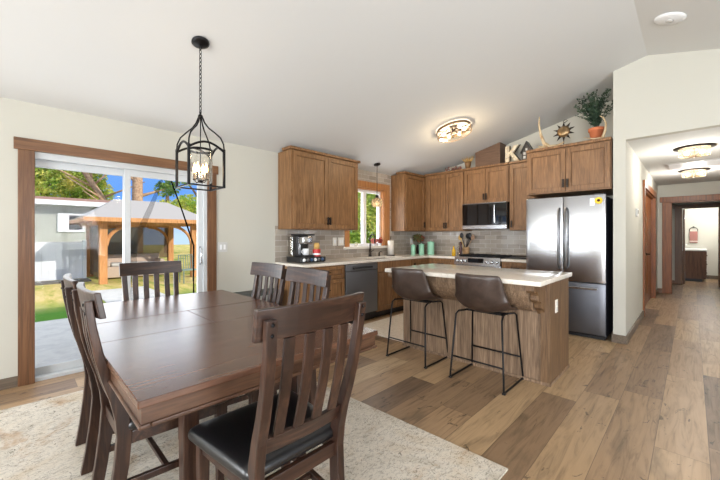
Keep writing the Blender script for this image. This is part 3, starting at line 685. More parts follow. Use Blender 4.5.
# refrigerator
r = thing('refrigerator', 'stainless french door refrigerator with bottom freezer beside the white wall', 'refrigerator', (-1.2, 5.4, 0))
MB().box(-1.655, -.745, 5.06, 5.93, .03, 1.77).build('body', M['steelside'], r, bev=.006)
for x0, x1, hx in ((-1.655, -1.203, -1.24), (-1.197, -.745, -1.16)):
    q = MB(); n = 10
    prof = [(x0+(x1-x0)*k/n, 5.0-.009*math.sin(PI*k/n)**.7) for k in range(n+1)]
    q.prism([(x0, 5.055)] + prof + [(x1, 5.055)], 'z', .70, 1.79)
    d = q.build('door', M['steel'], r, bev=.004, seg=3)
    pts = [(hx, 4.985, .86), (hx, 4.94, .90), (hx, 4.93, 1.25), (hx, 4.94, 1.60), (hx, 4.985, 1.64)]
    MB().tube(pts, .014, 10).build('handle', M['steeld'], d, smooth=True)
q = MB(); prof = [(-1.655+.91*k/12, 5.0-.009*math.sin(PI*k/12)**.7) for k in range(13)]
q.prism([(-1.655, 5.055)] + prof + [(-.745, 5.055)], 'z', .06, .69)
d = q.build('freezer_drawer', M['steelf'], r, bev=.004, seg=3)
MB().box(-1.58, -.82, 4.935, 4.955, .615, .645).box(-1.56, -1.54, 4.95, 4.99, .62, .64).box(-.86, -.84, 4.95, 4.99, .62, .64).build('handle', M['steel'], d, bev=.005)
MB().box(-1.64, -.76, 5.06, 5.2, 0, .06).build('kick_grille', M['dark'], r)
MB().box(-1.64, -1.54, 5.0, 5.1, 1.772, 1.80).box(-.86, -.76, 5.0, 5.1, 1.772, 1.80).build('hinge_cover', M['dark'], r)
tag(MB().box(-.905, -.855, 4.984, 4.991, 1.655, 1.745).build('paper_magnet', M['white']), 'small white paper note on the refrigerator door left of the sunflower', 'magnet')
r = thing('sunflower_magnet', 'round yellow sunflower magnet on the refrigerator door', 'magnet', (-.82, 4.985, 1.71))
q = MB(); pt = []
for k in range(24): a = 2*PI*k/24; rr = .045 if k % 2 else .036; pt.append((-.815+rr*math.cos(a), 1.715+rr*math.sin(a)))
q.prism(pt, 'y', 4.983, 4.991).build('petals', mat('sunflower_yellow', (240, 200, 50), .6), r)
q = MB().lathe([(.017, 0), (.014, .006), (0, .008)], n=14); q.xf(Matrix.Translation((-.815, 4.983, 1.715)) @ Matrix.Rotation(PI/2, 4, 'X')); q.build('center', mat('sunflower_brown', (70, 40, 20), .8), r)

# ------------------------------------------------------------------ island
r = thing('kitchen_island', 'oak panelled kitchen island with scroll brackets and outlet on its end', 'island', (-1.65, 3.48, 0))
MB().box(-2.42, -.875, 3.19, 3.78, 0, .878).build('body', M['oakgrey'], r, bev=.002)
MB().box(-2.42, -.9, 3.78, 3.84, .1, .878).build('cabinet_front', M['oak'], r)
MB().box(-.935, -.865, 3.175, 3.19, .0, .878).build('corner_stile', M['oakend'], r, bev=.002)
MB().box(-.875, -.862, 3.19, 3.79, .0, .878).build('end_panel', M['oakend'], r, bev=.002)
MB().box(-2.42, -.86, 3.172, 3.178, 0, .025).box(-.862, -.854, 3.172, 3.79, 0, .025).build('shoe_molding', M['oakgrey'], r)
cv = [(3.19, .62)] + [(3.19-.24*math.sin(t)*1.0, .62+.25*(1-math.cos(t))) for t in [PI/2*i/8 for i in range(1, 9)]] + [(2.95, .878), (3.19, .878)]
MB().prism(cv, 'x', -2.38, -.97).build('cove_panel', M['oakgrey'], r, smooth=False)
sc = [(3.19, .878), (2.90, .878), (2.90, .835), (2.925, .815), (2.955, .83), (2.985, .82), (3.01, .785), (3.0, .75), (3.03, .725), (3.065, .735), (3.09, .71), (3.10, .67), (3.135, .655), (3.16, .64), (3.19, .60)]
for x0, x1 in ((-.965, -.90), (-2.42, -2.355)): MB().prism(sc, 'x', x0, x1).build('bracket', M['oakend'], r, bev=.003)
q = MB().box(-.862, -.856, 3.33, 3.40, .60, .715).build('outlet', M['plate'], r, bev=.002)
MB().box(-.857, -.853, 3.35, 3.38, .615, .65).box(-.857, -.853, 3.35, 3.38, .665, .70).build('socket', M['greyp'], q)
tag(MB().box(-2.44, -.845, 2.875, 3.85, .881, .92).build('island_top', M['quartz'], bev=.004, seg=3), 'cream quartz slab top of the kitchen island', 'worktop')

# ------------------------------------------------------------------ bar stools
def make_stool(label):
    r = thing('bar_stool', label, 'stool', (0, 0, 0), 0, None)
    # shell: local +Y is forward, seat height .66
    prof = [(.20, .612, .42, .00), (.17, .628, .45, .01), (.06, .627, .47, .03), (-.06, .62, .485, .06), (-.135, .628, .49, .10), (-.18, .668, .495, .11), (-.207, .735, .475, .10), (-.222, .81, .455, .085), (-.233, .885, .43, .065), (-.238, .955, .405, .045)]
    q = MB(); rows = []
    n = 12
    for k, (y, z, w, cup) in enumerate(prof):
        row = []
        for i in range(n+1):
            t = i/n*2-1; e = abs(t)**2.4
            s_ = min(1, max(0, (z-.63)/.12))          # how far up the back this row is
            up = cup*e*(1-s_); fw = cup*e*s_*1.1
            row.append(q.bm.verts.new((t*w/2, y+fw+.03*e*(1-s_)*(1 if k > 3 else 0), z+up)))
        rows.append(row)
    for a, c in zip(rows, rows[1:]):
        for i in range(n): q.bm.faces.new((a[i], a[i+1], c[i+1], c[i]))
    q.build('seat_shell', M['stool'], r, smooth=True, solid=.026, sub=1)
    for sx in (-1, 1):
        P = [(sx*.17, -.05, .600), (sx*.20, -.13, .600), (sx*.206, -.165, .58), (sx*.24, -.21, .03), (sx*.24, -.21, .012), (sx*.24, -.195, .008), (sx*.24, .20, .008), (sx*.24, .215, .012), (sx*.24, .215, .03), (sx*.206, .155, .58), (sx*.20, .12, .600), (sx*.17, .05, .600)]
        o = MB().tube(P, .0085, 8).build('leg_frame', M['black'], r, smooth=True)
        for y in (-.205, .205): MB().box(sx*.24-.012, sx*.24+.012, y-.014, y+.014, 0, .014).build('foot_cap', M['dark'], o)
    for y in (-.194, .196): MB().tube([(-.229, y, .2), (.229, y, .2)], .0075, 8).build('footrest', M['black'], r, smooth=True)
    MB().box(-.18, .18, -.05, -.02, .595, .607).box(-.18, .18, .02, .05, .595, .607).build('seat_support', M['black'], r)
    return r
st = make_stool('brown leather bar stool at the left half of the island, nearer the dishwasher')
st.location = (-2.08, 2.985, 0); st['group'] = 'bar stools at the island'
s2 = copy_tree(st); s2.location = (-1.322, 2.965, 0); s2['label'] = 'brown leather bar stool at the right half of the island, nearer the refrigerator'

# ------------------------------------------------------------------ dining table
r = thing('dining_table', 'large dark walnut dining table with a centre leaf on the patterned rug', 'table', (-2.236, .84, 0))
TX0, TX1, TY0, TY1 = -3.25, -1.235, .266, 1.40
MB().box(TX0, -2.512, TY0, TY1, .735, .76).build('tabletop', M['table'], r, bev=.004)
MB().box(-2.048, TX1, TY0, TY1, .735, .76).build('tabletop', M['table'], r, bev=.004)
MB().box(-2.510, -2.050, TY0, .838, .735, .7595).build('table_leaf', M['table'], r, bev=.002)
MB().box(-2.510, -2.050, .841, TY1, .735, .7595).build('table_leaf', M['table'], r, bev=.002)
q = MB(); i = .012
q.box(TX0+i, TX1-i, TY0+i, TY0+i+.025, .68, .735).box(TX0+i, TX1-i, TY1-i-.025, TY1-i, .68, .735).box(TX0+i, TX0+i+.025, TY0+i+.025, TY1-i-.025, .68, .735).box(TX1-i-.025, TX1-i, TY0+i+.025, TY1-i-.025, .68, .735)
q.build('apron', M['tabled'], r)
q = MB(); i = .004
q.box(TX0+i, TX1-i, TY0+i, TY0+i+.035, .664, .68).box(TX0+i, TX1-i, TY1-i-.035, TY1-i, .664, .68).box(TX0+i, TX0+i+.035, TY0+i+.035, TY1-i-.035, .664, .68).box(TX1-i-.035, TX1-i, TY0+i+.035, TY1-i-.035, .664, .68)
q.build('apron_molding', M['tabled'], r, bev=.005)
for x in (-2.90, -1.60):
    for y in (.54, 1.13):
        MB().loft([[(x-w, y-w, z), (x+w, y-w, z), (x+w, y+w, z), (x-w, y+w, z)] for w, z in ((.030, .012), (.034, .5), (.034, .735))]).build('leg', M['chair'], r, bev=.004)

# ------------------------------------------------------------------ dining chairs (local +Y is where the sitter looks)
def make_chair(label):
    r = thing('dining_chair', label, 'chair', (0, 0, 0))
    prof = [(-.05, 0, .05), (-.030, .12, .052), (-.010, .27, .055), (0, .40, .055), (-.008, .48, .052), (-.030, .57, .046), (-.060, .66, .040), (-.088, .76, .034), (-.114, .9, .03), (-.126, 1.005, .028)]
    for sx in (-1, 1):
        o = MB().loft([[(sx*(.172+.031*z)-.019, y-d/2, z), (sx*(.172+.031*z)+.019, y-d/2, z), (sx*(.172+.031*z)+.019, y+d/2, z), (sx*(.172+.031*z)-.019, y+d/2, z)] for y, z, d in prof]).build('rear_post', M['chair'], r, bev=.004)
        for z in (.955, .99):
            k = MB().lathe([(.007, 0), (.006, .004), (0, .005)], n=10); yy = -.126 if z > .97 else -.120
            k.xf(Matrix.Translation((sx*.203, yy-.014, z)) @ Matrix.Rotation(PI/2, 4, 'X')); k.build('bolt', M['black'], o, smooth=True)
        MB().loft([[(sx*.205-w, .41-w, z), (sx*.205+w, .41-w, z), (sx*.205+w, .41+w, z), (sx*.205-w, .41+w, z)] for w, z in ((.016, 0), (.021, .3), (.021, .412))]).build('leg', M['chair'], r, bev=.003)
        MB().prism([(sx*.175-.011, -.015), (sx*.175+.011, -.015), (sx*.204+.011, .395), (sx*.204-.011, .395)], 'z', .165, .195).build('stretcher', M['chair'], r, bev=.002)
    MB().box(-.18, .18, .16, .182, .17, .19).build('stretcher', M['chairx'], r, bev=.002)
    MB().box(-.17, .17, -.012, .012, .357, .412).box(-.185, .185, .397, .423, .357, .412).prism([(-.196, .02), (-.174, .02), (-.194, .395), (-.216, .395)], 'z', .357, .412).prism([(.174, .02), (.196, .02), (.216, .395), (.194, .395)], 'z', .357, .412).build('seat_frame', M['chairx'], r, bev=.003)
    q = MB(); rings = []
    for z, k in ((.412, .0), (.424, .012), (.447, .014), (.464, .004), (.475, -.03), (.482, -.09)):
        ring = []; hw, y0, y1, rad = .232+k*.7, .012-k, .44+k, .04
        for cx, cy, a0 in ((hw-rad, y1-rad, 0), (-hw+rad, y1-rad, PI/2), (-hw+rad, y0+rad, PI), (hw-rad, y0+rad, 3*PI/2)):
            for j in range(5): a = a0+j*PI/8; yy = cy+rad*math.sin(a); ring.append(((cx+rad*math.cos(a))*(.89+.21*yy/.44), yy, z))
        rings.append(ring)
    q.loft(rings).build('seat_cushion', M['leather'], r, smooth=True, sub=1)
    def arc(x): return .012-.026*(1-(x/.24)**2)
    def curved(x0, x1, z0, z1, yz0, yz1, th):
        q = MB(); rg = []; n = 10
        for k in range(n+1):
            x = x0+(x1-x0)*k/n; a = arc(x)
            rg.append([(x, yz0+a, z0), (x, yz0+a+th, z0), (x, yz1+a+th, z1), (x, yz1+a, z1)])
        return q.loft(rg)
    curved(-.24, .24, .93, 1.038, -.111, -.130, .024).xf(Matrix.Translation((0, .006, 0))).build('top_rail', M['chairx'], r, bev=.004)
    curved(-.173, .173, .512, .578, -.016, -.040, .022).build('lower_rail', M['chairx'], r, bev=.003)
    for k in range(4):
        x = -.123+k*.082; a = arc(x)
        MB().loft([[(x-.021, y+a-.006, z), (x+.021, y+a-.006, z), (x+.021, y+a+.006, z), (x-.021, y+a+.006, z)] for y, z in ((-.030, .57), (-.072, .72), (-.092, .82), (-.104, .93))]).build('slat', M['chair'], r, bev=.002)
    return r
RUGZ = .012
proto = make_chair('dining chair in the foreground seen from behind at the near table end')
proto['group'] = 'walnut dining chairs around the table'
proto.location = (-1.070, .762, RUGZ); proto.rotation_euler.z = PI/2+.005
for (x, y, rz, lb) in ((-1.95, .33, .0, 'dining chair seen edge on at the left table side, the closer one to the camera'),
                       (-2.49, .32, -.03, 'dining chair seen edge on at the left table side, the one farther from the camera'),
                       (-3.325, .845, -PI/2, 'dining chair at the far table end in front of the patio door'),
                       (-2.53, 1.375, PI+.02, 'dining chair on the kitchen side of the table, backed by the pale wall'),
                       (-1.95, 1.347, PI-.02, 'dining chair on the kitchen side of the table, in front of the oak drawer cabinet')):
    c = copy_tree(proto); c.location = (x, y, RUGZ); c.rotation_euler.z = rz; c['label'] = lb

# rug and cream floor slab
def slab(poly, z0, z1, m, name): return MB().prism(poly, 'z', z0, z1).build(name, m, bev=.004)
tag(slab([(-.715, 1.885), (-3.545, 1.80), (-3.62, -.95), (-.78, -.95)], .001, .011, M['rug'], 'area_rug'), 'large cream distressed area rug under the dining table', 'rug')
tag(slab([(-2.47, 3.26), (-3.36, 3.26), (-3.40, 4.7), (-2.47, 4.7)], .001, .01, speckle('cream_speckle', (222, 212, 198), (206, 194, 178), 30, .95), 'pale_floor_slab'), 'thin plain cream slab on the floor between sink counter and island', 'mat')  # thin flat cream slab laid on the floor beside the island
# low chest against the window wall
r = thing('low_bench', 'low dark grey bench against the wall past the far table corner', 'bench', (-3.94, 2.14, 0))
gm2 = mat('charcoal_paint', (70, 74, 72), .6)
MB().box(-4.08, -3.82, 1.80, 2.45, .535, .575).build('bench_top', gm2, r, bev=.005)
for y in (1.83, 2.38): MB().box(-4.06, -3.84, y, y+.04, 0, .535).build('leg', gm2, r)

# ------------------------------------------------------------------ lights
lx, ly, h = -2.70, .995, .128
zc = ceil(lx)
r = thing('lantern_pendant', 'black open cage lantern hanging by a chain over the dining table', 'pendant light', (lx, ly, zc))
sl = math.atan(.2425)
k = MB().lathe([(.0, 0), (.062, 0), (.064, -.012), (.045, -.022), (.014, -.03), (0, -.03)], n=24); k.xf(Matrix.Translation((lx, ly, zc)) @ Matrix.Rotation(-sl, 4, 'Y')); k.build('canopy', M['black'], r, smooth=True)
z = zc-.03; i = 0
ch = MB()
while z > 2.235:
    pts = [(.009*math.cos(a), 0, .021*math.sin(a)) for a in [2*PI*j/12 for j in range(12)]]
    mt = rotz(i*PI/2+.4); ch.tube([Vector((lx, ly, z-.017)) + (mt @ Vector(p)) for p in pts], .0028, 6, closed=True); z -= .031; i += 1
ch.build('chain', M['black'], r, smooth=True)
zb, zu = 1.648, 1.945
q = MB()
for sx in (-1, 1):
    for sy in (-1, 1): q.box(lx+sx*h-.008, lx+sx*h+.008, ly+sy*h-.008, ly+sy*h+.008, zb, zu)
for a, c in (((-h, -h), (h, -h)), ((h, -h), (h, h)), ((h, h), (-h, h)), ((-h, h), (-h, -h))):
    q.tube([(lx+a[0], ly+a[1], zb+.006), (lx+c[0], ly+c[1], zb+.006)], .008, 4)
    q.tube([(lx+a[0]+(c[0]-a[0])*t, ly+a[1]+(c[1]-a[1])*t, zu-.02+.055*math.sin(PI*t)) for t in [j/12 for j in range(13)]], .009, 6)
q.build('cage', M['black'], r)
q = MB()
for sx in (-1, 1):
    for sy in (-1, 1):
        q.tube([(lx+sx*h*f, ly+sy*h*f, zz) for f, zz in ((1, zu), (.98, zu+.04), (.85, zu+.09), (.6, zu+.13), (.35, zu+.165), (.18, zu+.205), (.08, zu+.25))], .006, 6)
q.ball((lx, ly, 2.20), .018); q.tube([(lx, ly, 2.19), (lx, ly, 2.235)], .006)
q.build('cage_crown', M['black'], r, smooth=True)
q = MB().tube([(lx, ly, 2.19), (lx, ly, 1.70)], .004).lathe([(.014, 0), (.02, .015), (.014, .03)], (lx, ly, 1.69), 12); q.build('stem', M['black'], r, smooth=True)
MB().lathe([(.088, 0), (.088, .016), (.082, .016), (.082, 0)], (lx, ly, 1.93), 28, cap=False).build('ring', M['black'], r, smooth=True)
MB().lathe([(.086, 0), (.086, .235)], (lx, ly, 1.695), 28, cap=False).build('glass_cylinder', M['shade'], r, smooth=True)
for k in range(4):
    a = PI/4+k*PI/2; cx, cy = lx+.045*math.cos(a), ly+.045*math.sin(a)
    p = MB().tube([(lx, ly, 1.705), (lx+.03*math.cos(a), ly+.03*math.sin(a), 1.69), (cx, cy, 1.71)], .004).lathe([(.012, 0), (.016, .008), (.009, .012), (.009, .055)], (cx, cy, 1.71), 10).build('candle_arm', M['bronze'], r, smooth=True)
    MB().lathe([(.006, 0), (.013, .02), (.013, .035), (.006, .065), (.001, .08)], (cx, cy, 1.765), 12).build('bulb', M['bulb'], p, smooth=True)
light(r, (lx, ly, 1.80), 5, r=.05)

fx, fy = -2.454, 4.407; fz = ceil(fx)
r = thing('flush_ceiling_light', 'round bronze flush ceiling light with clear bulbs on the sloped ceiling over the kitchen', 'ceiling light', (fx, fy, fz))
TM = Matrix.Translation((fx, fy, fz)) @ Matrix.Rotation(-sl, 4, 'Y')
def fxp(mb, name, m, par, **kw): mb.xf(TM); return mb.build(name, m, par, smooth=True, **kw)
fxp(MB().lathe([(0, -.001), (.10, -.001), (.10, -.02), (0, -.02)], n=24), 'canopy', M['bronze'], r)
bz2 = mat('aged_bronze_band', (120, 100, 78), .4, .6)
fxp(MB().lathe([(.235, -.045), (.235, -.012), (.245, -.012), (.245, -.045), (.235, -.045)], n=40, cap=False), 'upper_band', bz2, r)
fxp(MB().tube([(.24*math.cos(2*PI*j/40), .24*math.sin(2*PI*j/40), -.10) for j in range(40)], .005, 6, closed=True), 'lower_ring', bz2, r)
fxp(MB().lathe([(.238, -.10), (.238, -.045)], n=40, cap=False), 'glass_drum', M['shade'], r)
q = MB()
for k in range(6):
    a = k*PI/3; q.tube([(0, 0, -.05), (.24*math.cos(a), .24*math.sin(a), -.05)], .006, 6)
fxp(q, 'spokes', M['bronze'], r)
fxp(MB().lathe([(0, -.02), (.03, -.02), (.045, -.06), (.02, -.085), (0, -.09)], n=16), 'hub', M['bronze'], r)
for k in range(6):
    a = k*PI/3+.5; p = fxp(MB().tube([(.05*math.cos(a), .05*math.sin(a), -.055), (.11*math.cos(a), .11*math.sin(a), -.055)], .012, 8), 'socket', M['bronze'], r)
    fxp(MB().ball((.15*math.cos(a), .15*math.sin(a), -.055), .028, u=12, v=8), 'bulb', M['bulbs'], p)
light(r, TM @ Vector((0, 0, -.13)), 30, r=.12); light(r, TM @ Vector((.15, .1, -.05)), 1, r=.05); light(r, TM @ Vector((-.15, .1, -.05)), 1, r=.05)

px, py = -3.82, 4.30; pz = ceil(px)
r = thing('sink_pendant', 'small glass globe pendant on a black cord in front of the kitchen window', 'pendant light', (px, py, pz))
k = MB().lathe([(0, 0), (.055, 0), (.06, -.012), (.05, -.022), (0, -.026)], n=20); k.xf(Matrix.Translation((px, py, pz)) @ Matrix.Rotation(-sl, 4, 'Y')); k.build('canopy', M['black'], r, smooth=True)
MB().tube([(px, py, pz-.02), (px, py, 1.96)], .006).build('cord', M['black'], r)
MB().lathe([(.01, .03), (.028, .02), (.03, -.05), (.02, -.06), (0, -.06)], (px, py, 1.95), 16).build('socket_cap', M['bronze'], r, smooth=True)
MB().lathe([(.03, 0), (.07, -.02), (.092, -.055), (.096, -.09), (.088, -.13), (.07, -.155)], (px, py, 1.93), 10, cap=False).build('glass_shade', M['glow'], r, solid=.004)
MB().ball((px, py, 1.84), .032).build('bulb', M['bulbs'], r, smooth=True)
light(r, (px, py, 1.74), 2, r=.04)

def hall_light(label, x, y, e, c=(1, .92, .82)):
    r = thing('hall_ceiling_light', label, 'ceiling light', (x, y, 2.42))
    MB().lathe([(0, 0), (.2, 0), (.2, -.012), (0, -.014)], (x, y, 2.42), 36).build('rim', M['bronze'], r, smooth=True)
    MB().lathe([(.15, -.014), (.148, -.115), (0, -.118)], (x, y, 2.42), 32, cap=False).build('glass_drum', M['glow'], r, smooth=True)
    MB().tube([(x, y, 2.41), (x, y, 2.30)], .008).ball((x, y, 2.297), .014).build('finial', M['bronze'], r, smooth=True)
    for sx in (-1, 1): MB().ball((x+sx*.07, y, 2.355), .03, u=12, v=8).build('bulb', M['bulb'], r, smooth=True)
    light(r, (x, y, 2.24), e, c, r=.1); light(r, (x-.1, y, 2.35), e*.08, c, r=.05); light(r, (x+.1, y, 2.35), e*.08, c, r=.05)
hall_light('glass drum ceiling light nearest in the hallway', .02, 6.1, 30, (1, .95, .88))
hall_light('glass drum ceiling light second along the hallway', .02, 8.2, 36, (1, .95, .88))
hall_light('glass drum ceiling light added out of view to brighten the bathroom', .5, 13.5, 85, (1, .98, .95))  # hidden lamp, added to brighten the bathroom beyond the hall
r = thing('ceiling_vent', 'white return air grille on the hallway ceiling between two lights', 'vent', (.06, 7.5, 2.42))
MB().box(-.30, .42, 7.2, 7.8, 2.408, 2.419).build('frame', M['greyp'], r, bev=.003)
q = MB()
for k in range(14): q.box(-.27, .39, 7.24+k*.038, 7.262+k*.038, 2.404, 2.409)
q.build('louvers', M['white'], r)
MB().box(.05, .07, 7.2, 7.8, 2.401, 2.407).build('divider', M['white'], r)
sx_, sy_ = -.145, 4.22
r = thing('smoke_detector', 'white round smoke detector on the right ceiling slope', 'smoke detector', (sx_, sy_, ceil(sx_)))
TM2 = Matrix.Translation((sx_, sy_, ceil(sx_)-.001)) @ Matrix.Rotation(math.atan(.25), 4, 'Y')
k = MB().lathe([(0, 0), (.115, 0), (.115, -.008), (.09, -.02), (0, -.024)], n=32); k.xf(TM2); k.build('body', M['white'], r, smooth=True)
k = MB().lathe([(.03, -.022), (.028, -.03), (0, -.031)], n=16); k.xf(TM2); k.build('sensor', M['greyp'], r, smooth=True)

# ------------------------------------------------------------------ wall plates
def plate(name, label, bx, u, z, w, h_, n, cat, m=M['plate']):
    q = MB(); bx(q, u-w/2, u+w/2, .001, .008, z-h_/2, z+h_/2); o = q.build(name, m, bev=.002); tag(o, label, cat)
    for k in range(n):
        uu = u+(k-(n-1)/2)*.046; q = MB(); bx(q, uu-.012, uu+.012, .008, .012, z-.03, z+.03); q.build('rocker' if cat == 'light switch' else 'socket', M['white'], o)
L1 = FR('+X', -4.1); L2 = FR('+X', -4.09); K = FR('-Y', 5.99)
plate('light_switch', 'grey double light switch right of the patio door', L1, 1.77, 1.145, .12, .12, 2, 'light switch', M['greyp'])
plate('light_switch', 'cream switch plate on the tile left of the kitchen window, the narrower', L2, 3.58, 1.19, .075, .13, 1, 'light switch')
plate('wall_outlet', 'cream outlet plate on the tile touching the kitchen window casing', L2, 3.715, 1.19, .12, .13, 2, 'outlet')
plate('wall_outlet', 'cream outlet plate on the tile above the mint canisters', L2, 5.66, 1.17, .075, .12, 1, 'outlet')
plate('wall_outlet', 'cream outlet plate on the tile beside the refrigerator', K, -1.93, 1.17, .075, .12, 1, 'outlet')
r = thing('thermostat', 'small grey thermostat on the hallway wall before the door', 'thermostat', (-.56, 6.08, 1.6))
MB().box(-.559, -.535, 6.0, 6.14, 1.55, 1.66).build('body', M['greyp'], r, bev=.004); MB().box(-.536, -.533, 6.03, 6.11, 1.59, 1.64).build('display', M['dark'], r)

# ------------------------------------------------------------------ counter items
r = thing('pod_drawer', 'black coffee pod drawer under the coffee maker', 'tray', (-3.84, 2.83, .92))
MB().box(-4.0, -3.66, 2.62, 3.04, .925, .995).build('case', M['dark'], r, bev=.006)
for k in range(6):
    q = MB().lathe([(.022, 0), (.024, .004), (.018, .02)], n=12); q.xf(Matrix.Translation((-3.665, 2.67+k*.062, .96)) @ Matrix.Rotation(PI/2, 4, 'Y')); q.build('coffee_pod', M['white'] if k % 3 == 0 else M['steeld'] if k % 3 == 1 else mat('blue_foil', (60, 90, 130), .4), r, smooth=True)
for y in (2.64, 3.02): MB().box(-3.98, -3.68, y-.01, y+.01, .921, .926).build('foot', M['dark'], r)
r = thing('coffee_maker', 'black and silver pod coffee maker on the counter left of the window', 'coffee maker', (-3.86, 2.77, .995))
MB().box(-3.97, -3.85, 2.69, 2.88, .996, 1.29).build('body', M['dark'], r, bev=.012, seg=3)
MB().box(-3.99, -3.90, 2.64, 2.69, .996, 1.27).build('water_tank', M['shade'], r, bev=.008)
MB().box(-3.86, -3.72, 2.70, 2.87, 1.17, 1.28).build('brew_head', M['steel'], r, bev=.02, seg=3)
MB().box(-3.97, -3.71, 2.67, 2.89, 1.285, 1.31).build('lid', M['dark'], r, bev=.008)
MB().box(-3.86, -3.70, 2.70, 2.87, .996, 1.02).build('drip_tray', M['dark'], r, bev=.004)
MB().box(-3.85, -3.845, 2.71, 2.75, 1.02, 1.17).build('trim_strip', M['steel'], r)
def mug(label, x, y, z, m, sc=1.0, side=-1):
    r = thing('mug', label, 'mug', (x, y, z))
    MB().lathe([(0, .004), (.036*sc, .004), (.038*sc, .085*sc), (.042*sc, .085*sc), (.042*sc, 0), (0, 0)], (x, y, z), 20, cap=False).build('cup', m, r, smooth=True)
    MB().tube([(x, y+side*(.04+.028*math.sin(t))*sc, z+(.045-.025*math.cos(t))*sc) for t in [PI*j/8 for j in range(9)]], .006, 6).build('handle', m, r, smooth=True)
mug('white mug standing on the coffee maker drip tray', -3.78, 2.785, 1.021, M['white'], 1.0)
red = mat('red_print_tin', (186, 40, 36), .45)
r = thing('coffee_can', 'red and white coffee tin with tan lid right of the coffee maker', 'tin', (-3.75, 2.95, .996))
MB().lathe([(0, 0), (.055, 0), (.055, .10), (0, .10)], (-3.75, 2.95, .996), 20).build('can', red, r)
MB().lathe([(.0555, .02), (.0555, .045)], (-3.75, 2.95, .996), 20, cap=False).build('white_band', M['white'], r)
MB().lathe([(0, .10), (.038, .10), (.042, .16), (.03, .19), (0, .19)], (-3.75, 2.95, .996), 20).build('lid', M['tan'], r, smooth=True)
# faucet
r = thing('faucet', 'tall dark bronze gooseneck faucet behind the sink', 'faucet', (-4.035, 4.36, .92))
pts = [(-4.035, 4.36, .92), (-4.035, 4.36, 1.25)] + [(-4.035+.055-.055*math.cos(t), 4.36, 1.25+.055*math.sin(t)) for t in [PI*j/8 for j in range(1, 9)]] + [(-3.925, 4.36, 1.15)]
MB().tube(pts, .011, 10).build('spout', M['bronze'], r, smooth=True)
MB().lathe([(.03, 0), (.026, .02), (.02, .05), (.02, .12), (.012, .13)], (-4.035, 4.36, .92), 16).build('base', M['bronze'], r, smooth=True)
MB().tube([(-4.035, 4.38, 1.0), (-4.03, 4.44, 1.03)], .006).build('lever', M['bronze'], r)
r = thing('soap_dispenser', 'small dark soap dispenser beside the kitchen faucet', 'dispenser', (-4.035, 4.60, .92))
MB().lathe([(.018, 0), (.014, .02), (.012, .06), (.0, .065)], (-4.035, 4.60, .92), 12).build('base', M['bronze'], r, smooth=True); MB().tube([(-4.035, 4.60, .98), (-4.0, 4.60, 1.0), (-3.96, 4.60, .99)], .006).build('spout', M['bronze'], r)
# window sill bits
def jar(name, label, x, y, z, prof, m, cat): return tag(MB().lathe(prof, (x, y, z), 14).build(name, m, smooth=True), label, cat)
jar('glass_jar', 'small clear jar at the left of the window sill', -4.09, 4.07, 1.10, [(0, 0), (.03, 0), (.03, .06), (.02, .07), (0, .07)], M['shade'], 'jar')
def sill_plant(label, x, y, m_leaf, m_pot):
    r = thing('potted_plant', label, 'plant', (x, y, 1.10))
    MB().lathe([(0, 0), (.025, 0), (.034, .05), (0, .05)], (x, y, 1.10), 12).build('pot', m_pot, r, smooth=True)
    q = MB(); leaves(q, (x, y, 1.19), .055, 60, .03); q.tube([(x, y, 1.14), (x, y, 1.2)], .003); q.build('leaves', m_leaf, r)
pk = mat('pink_petals', (196, 120, 110), .7)
sill_plant('pink flowering pot plant on the window sill right of the faucet', -4.09, 4.52, pk, M['white'])
sill_plant('tiny red pot plant at the right end of the window sill', -4.09, 4.68, mat('red_petals', (150, 60, 50), .7), M['white'])
# paper towels
tx, ty = -3.93, 4.80
r = thing('paper_towel_holder', 'white paper towel roll on a dark stand right of the sink', 'paper towels', (tx, ty, .92))
MB().lathe([(0, 0), (.08, 0), (.08, .012), (0, .014)], (tx, ty, .92), 24).build('base', M['bronze'], r, smooth=True)
MB().tube([(tx, ty, .93), (tx, ty, 1.26)], .006).ball((tx, ty, 1.262), .011).build('rod', M['bronze'], r, smooth=True)
MB().lathe([(.015, .016), (.056, .016), (.056, .275), (.015, .275), (.015, .016)], (tx, ty, .92), 24, cap=False).build('paper_roll', M['plate'], r, smooth=True)
# canisters
for (x, y, rad, hh, lb) in ((-3.86, 5.40, .042, .185, 'smallest mint canister, leftmost of the three in the corner'), (-3.79, 5.58, .052, .20, 'middle sized mint canister between the two others in the corner'), (-3.68, 5.74, .066, .245, 'largest mint canister, rightmost of the three in the corner')):
    r = thing('canister', lb, 'canister', (x, y, .92), 0, 'mint canisters in the counter corner')
    MB().lathe([(0, 0), (rad, 0), (rad, hh-.02), (0, hh-.02)], (x, y, .92), 24).build('body', M['mint'], r, bev=.003)
    MB().lathe([(rad+.003, hh-.02), (rad+.003, hh-.002), (rad*.8, hh+.004), (0, hh+.005)], (x, y, .92), 24).ball((x, y, .92+hh+.012), .012).build('lid', M['mint'], r, smooth=True)
# dried flowers behind canisters
r = thing('flower_arrangement', 'dried red and green flower bunch behind the mint canisters', 'flowers', (-3.95, 5.72, .92))
MB().lathe([(0, 0), (.04, 0), (.055, .08), (.04, .16), (.045, .18), (0, .17)], (-3.95, 5.72, .92), 16).build('vase', M['dark'], r, smooth=True)
q = MB()
for k in range(14): a = k*.45*PI; q.tube([(-3.95, 5.72, 1.08), (-3.95+.06*math.cos(a), 5.72+.1*math.sin(a), 1.24)], .003, 5)
q.build('stems', M['leaf'], r)
q = MB(); leaves(q, (-3.95, 5.72, 1.24), .12, 160, .03, .7); q.build('leaves', mat('olive_leaves', (96, 96, 52), .8), r)
q = MB(); leaves(q, (-3.94, 5.72, 1.23), .11, 60, .025, .7); q.build('blossoms', mat('dried_red_blossom', (150, 66, 48), .8), r)
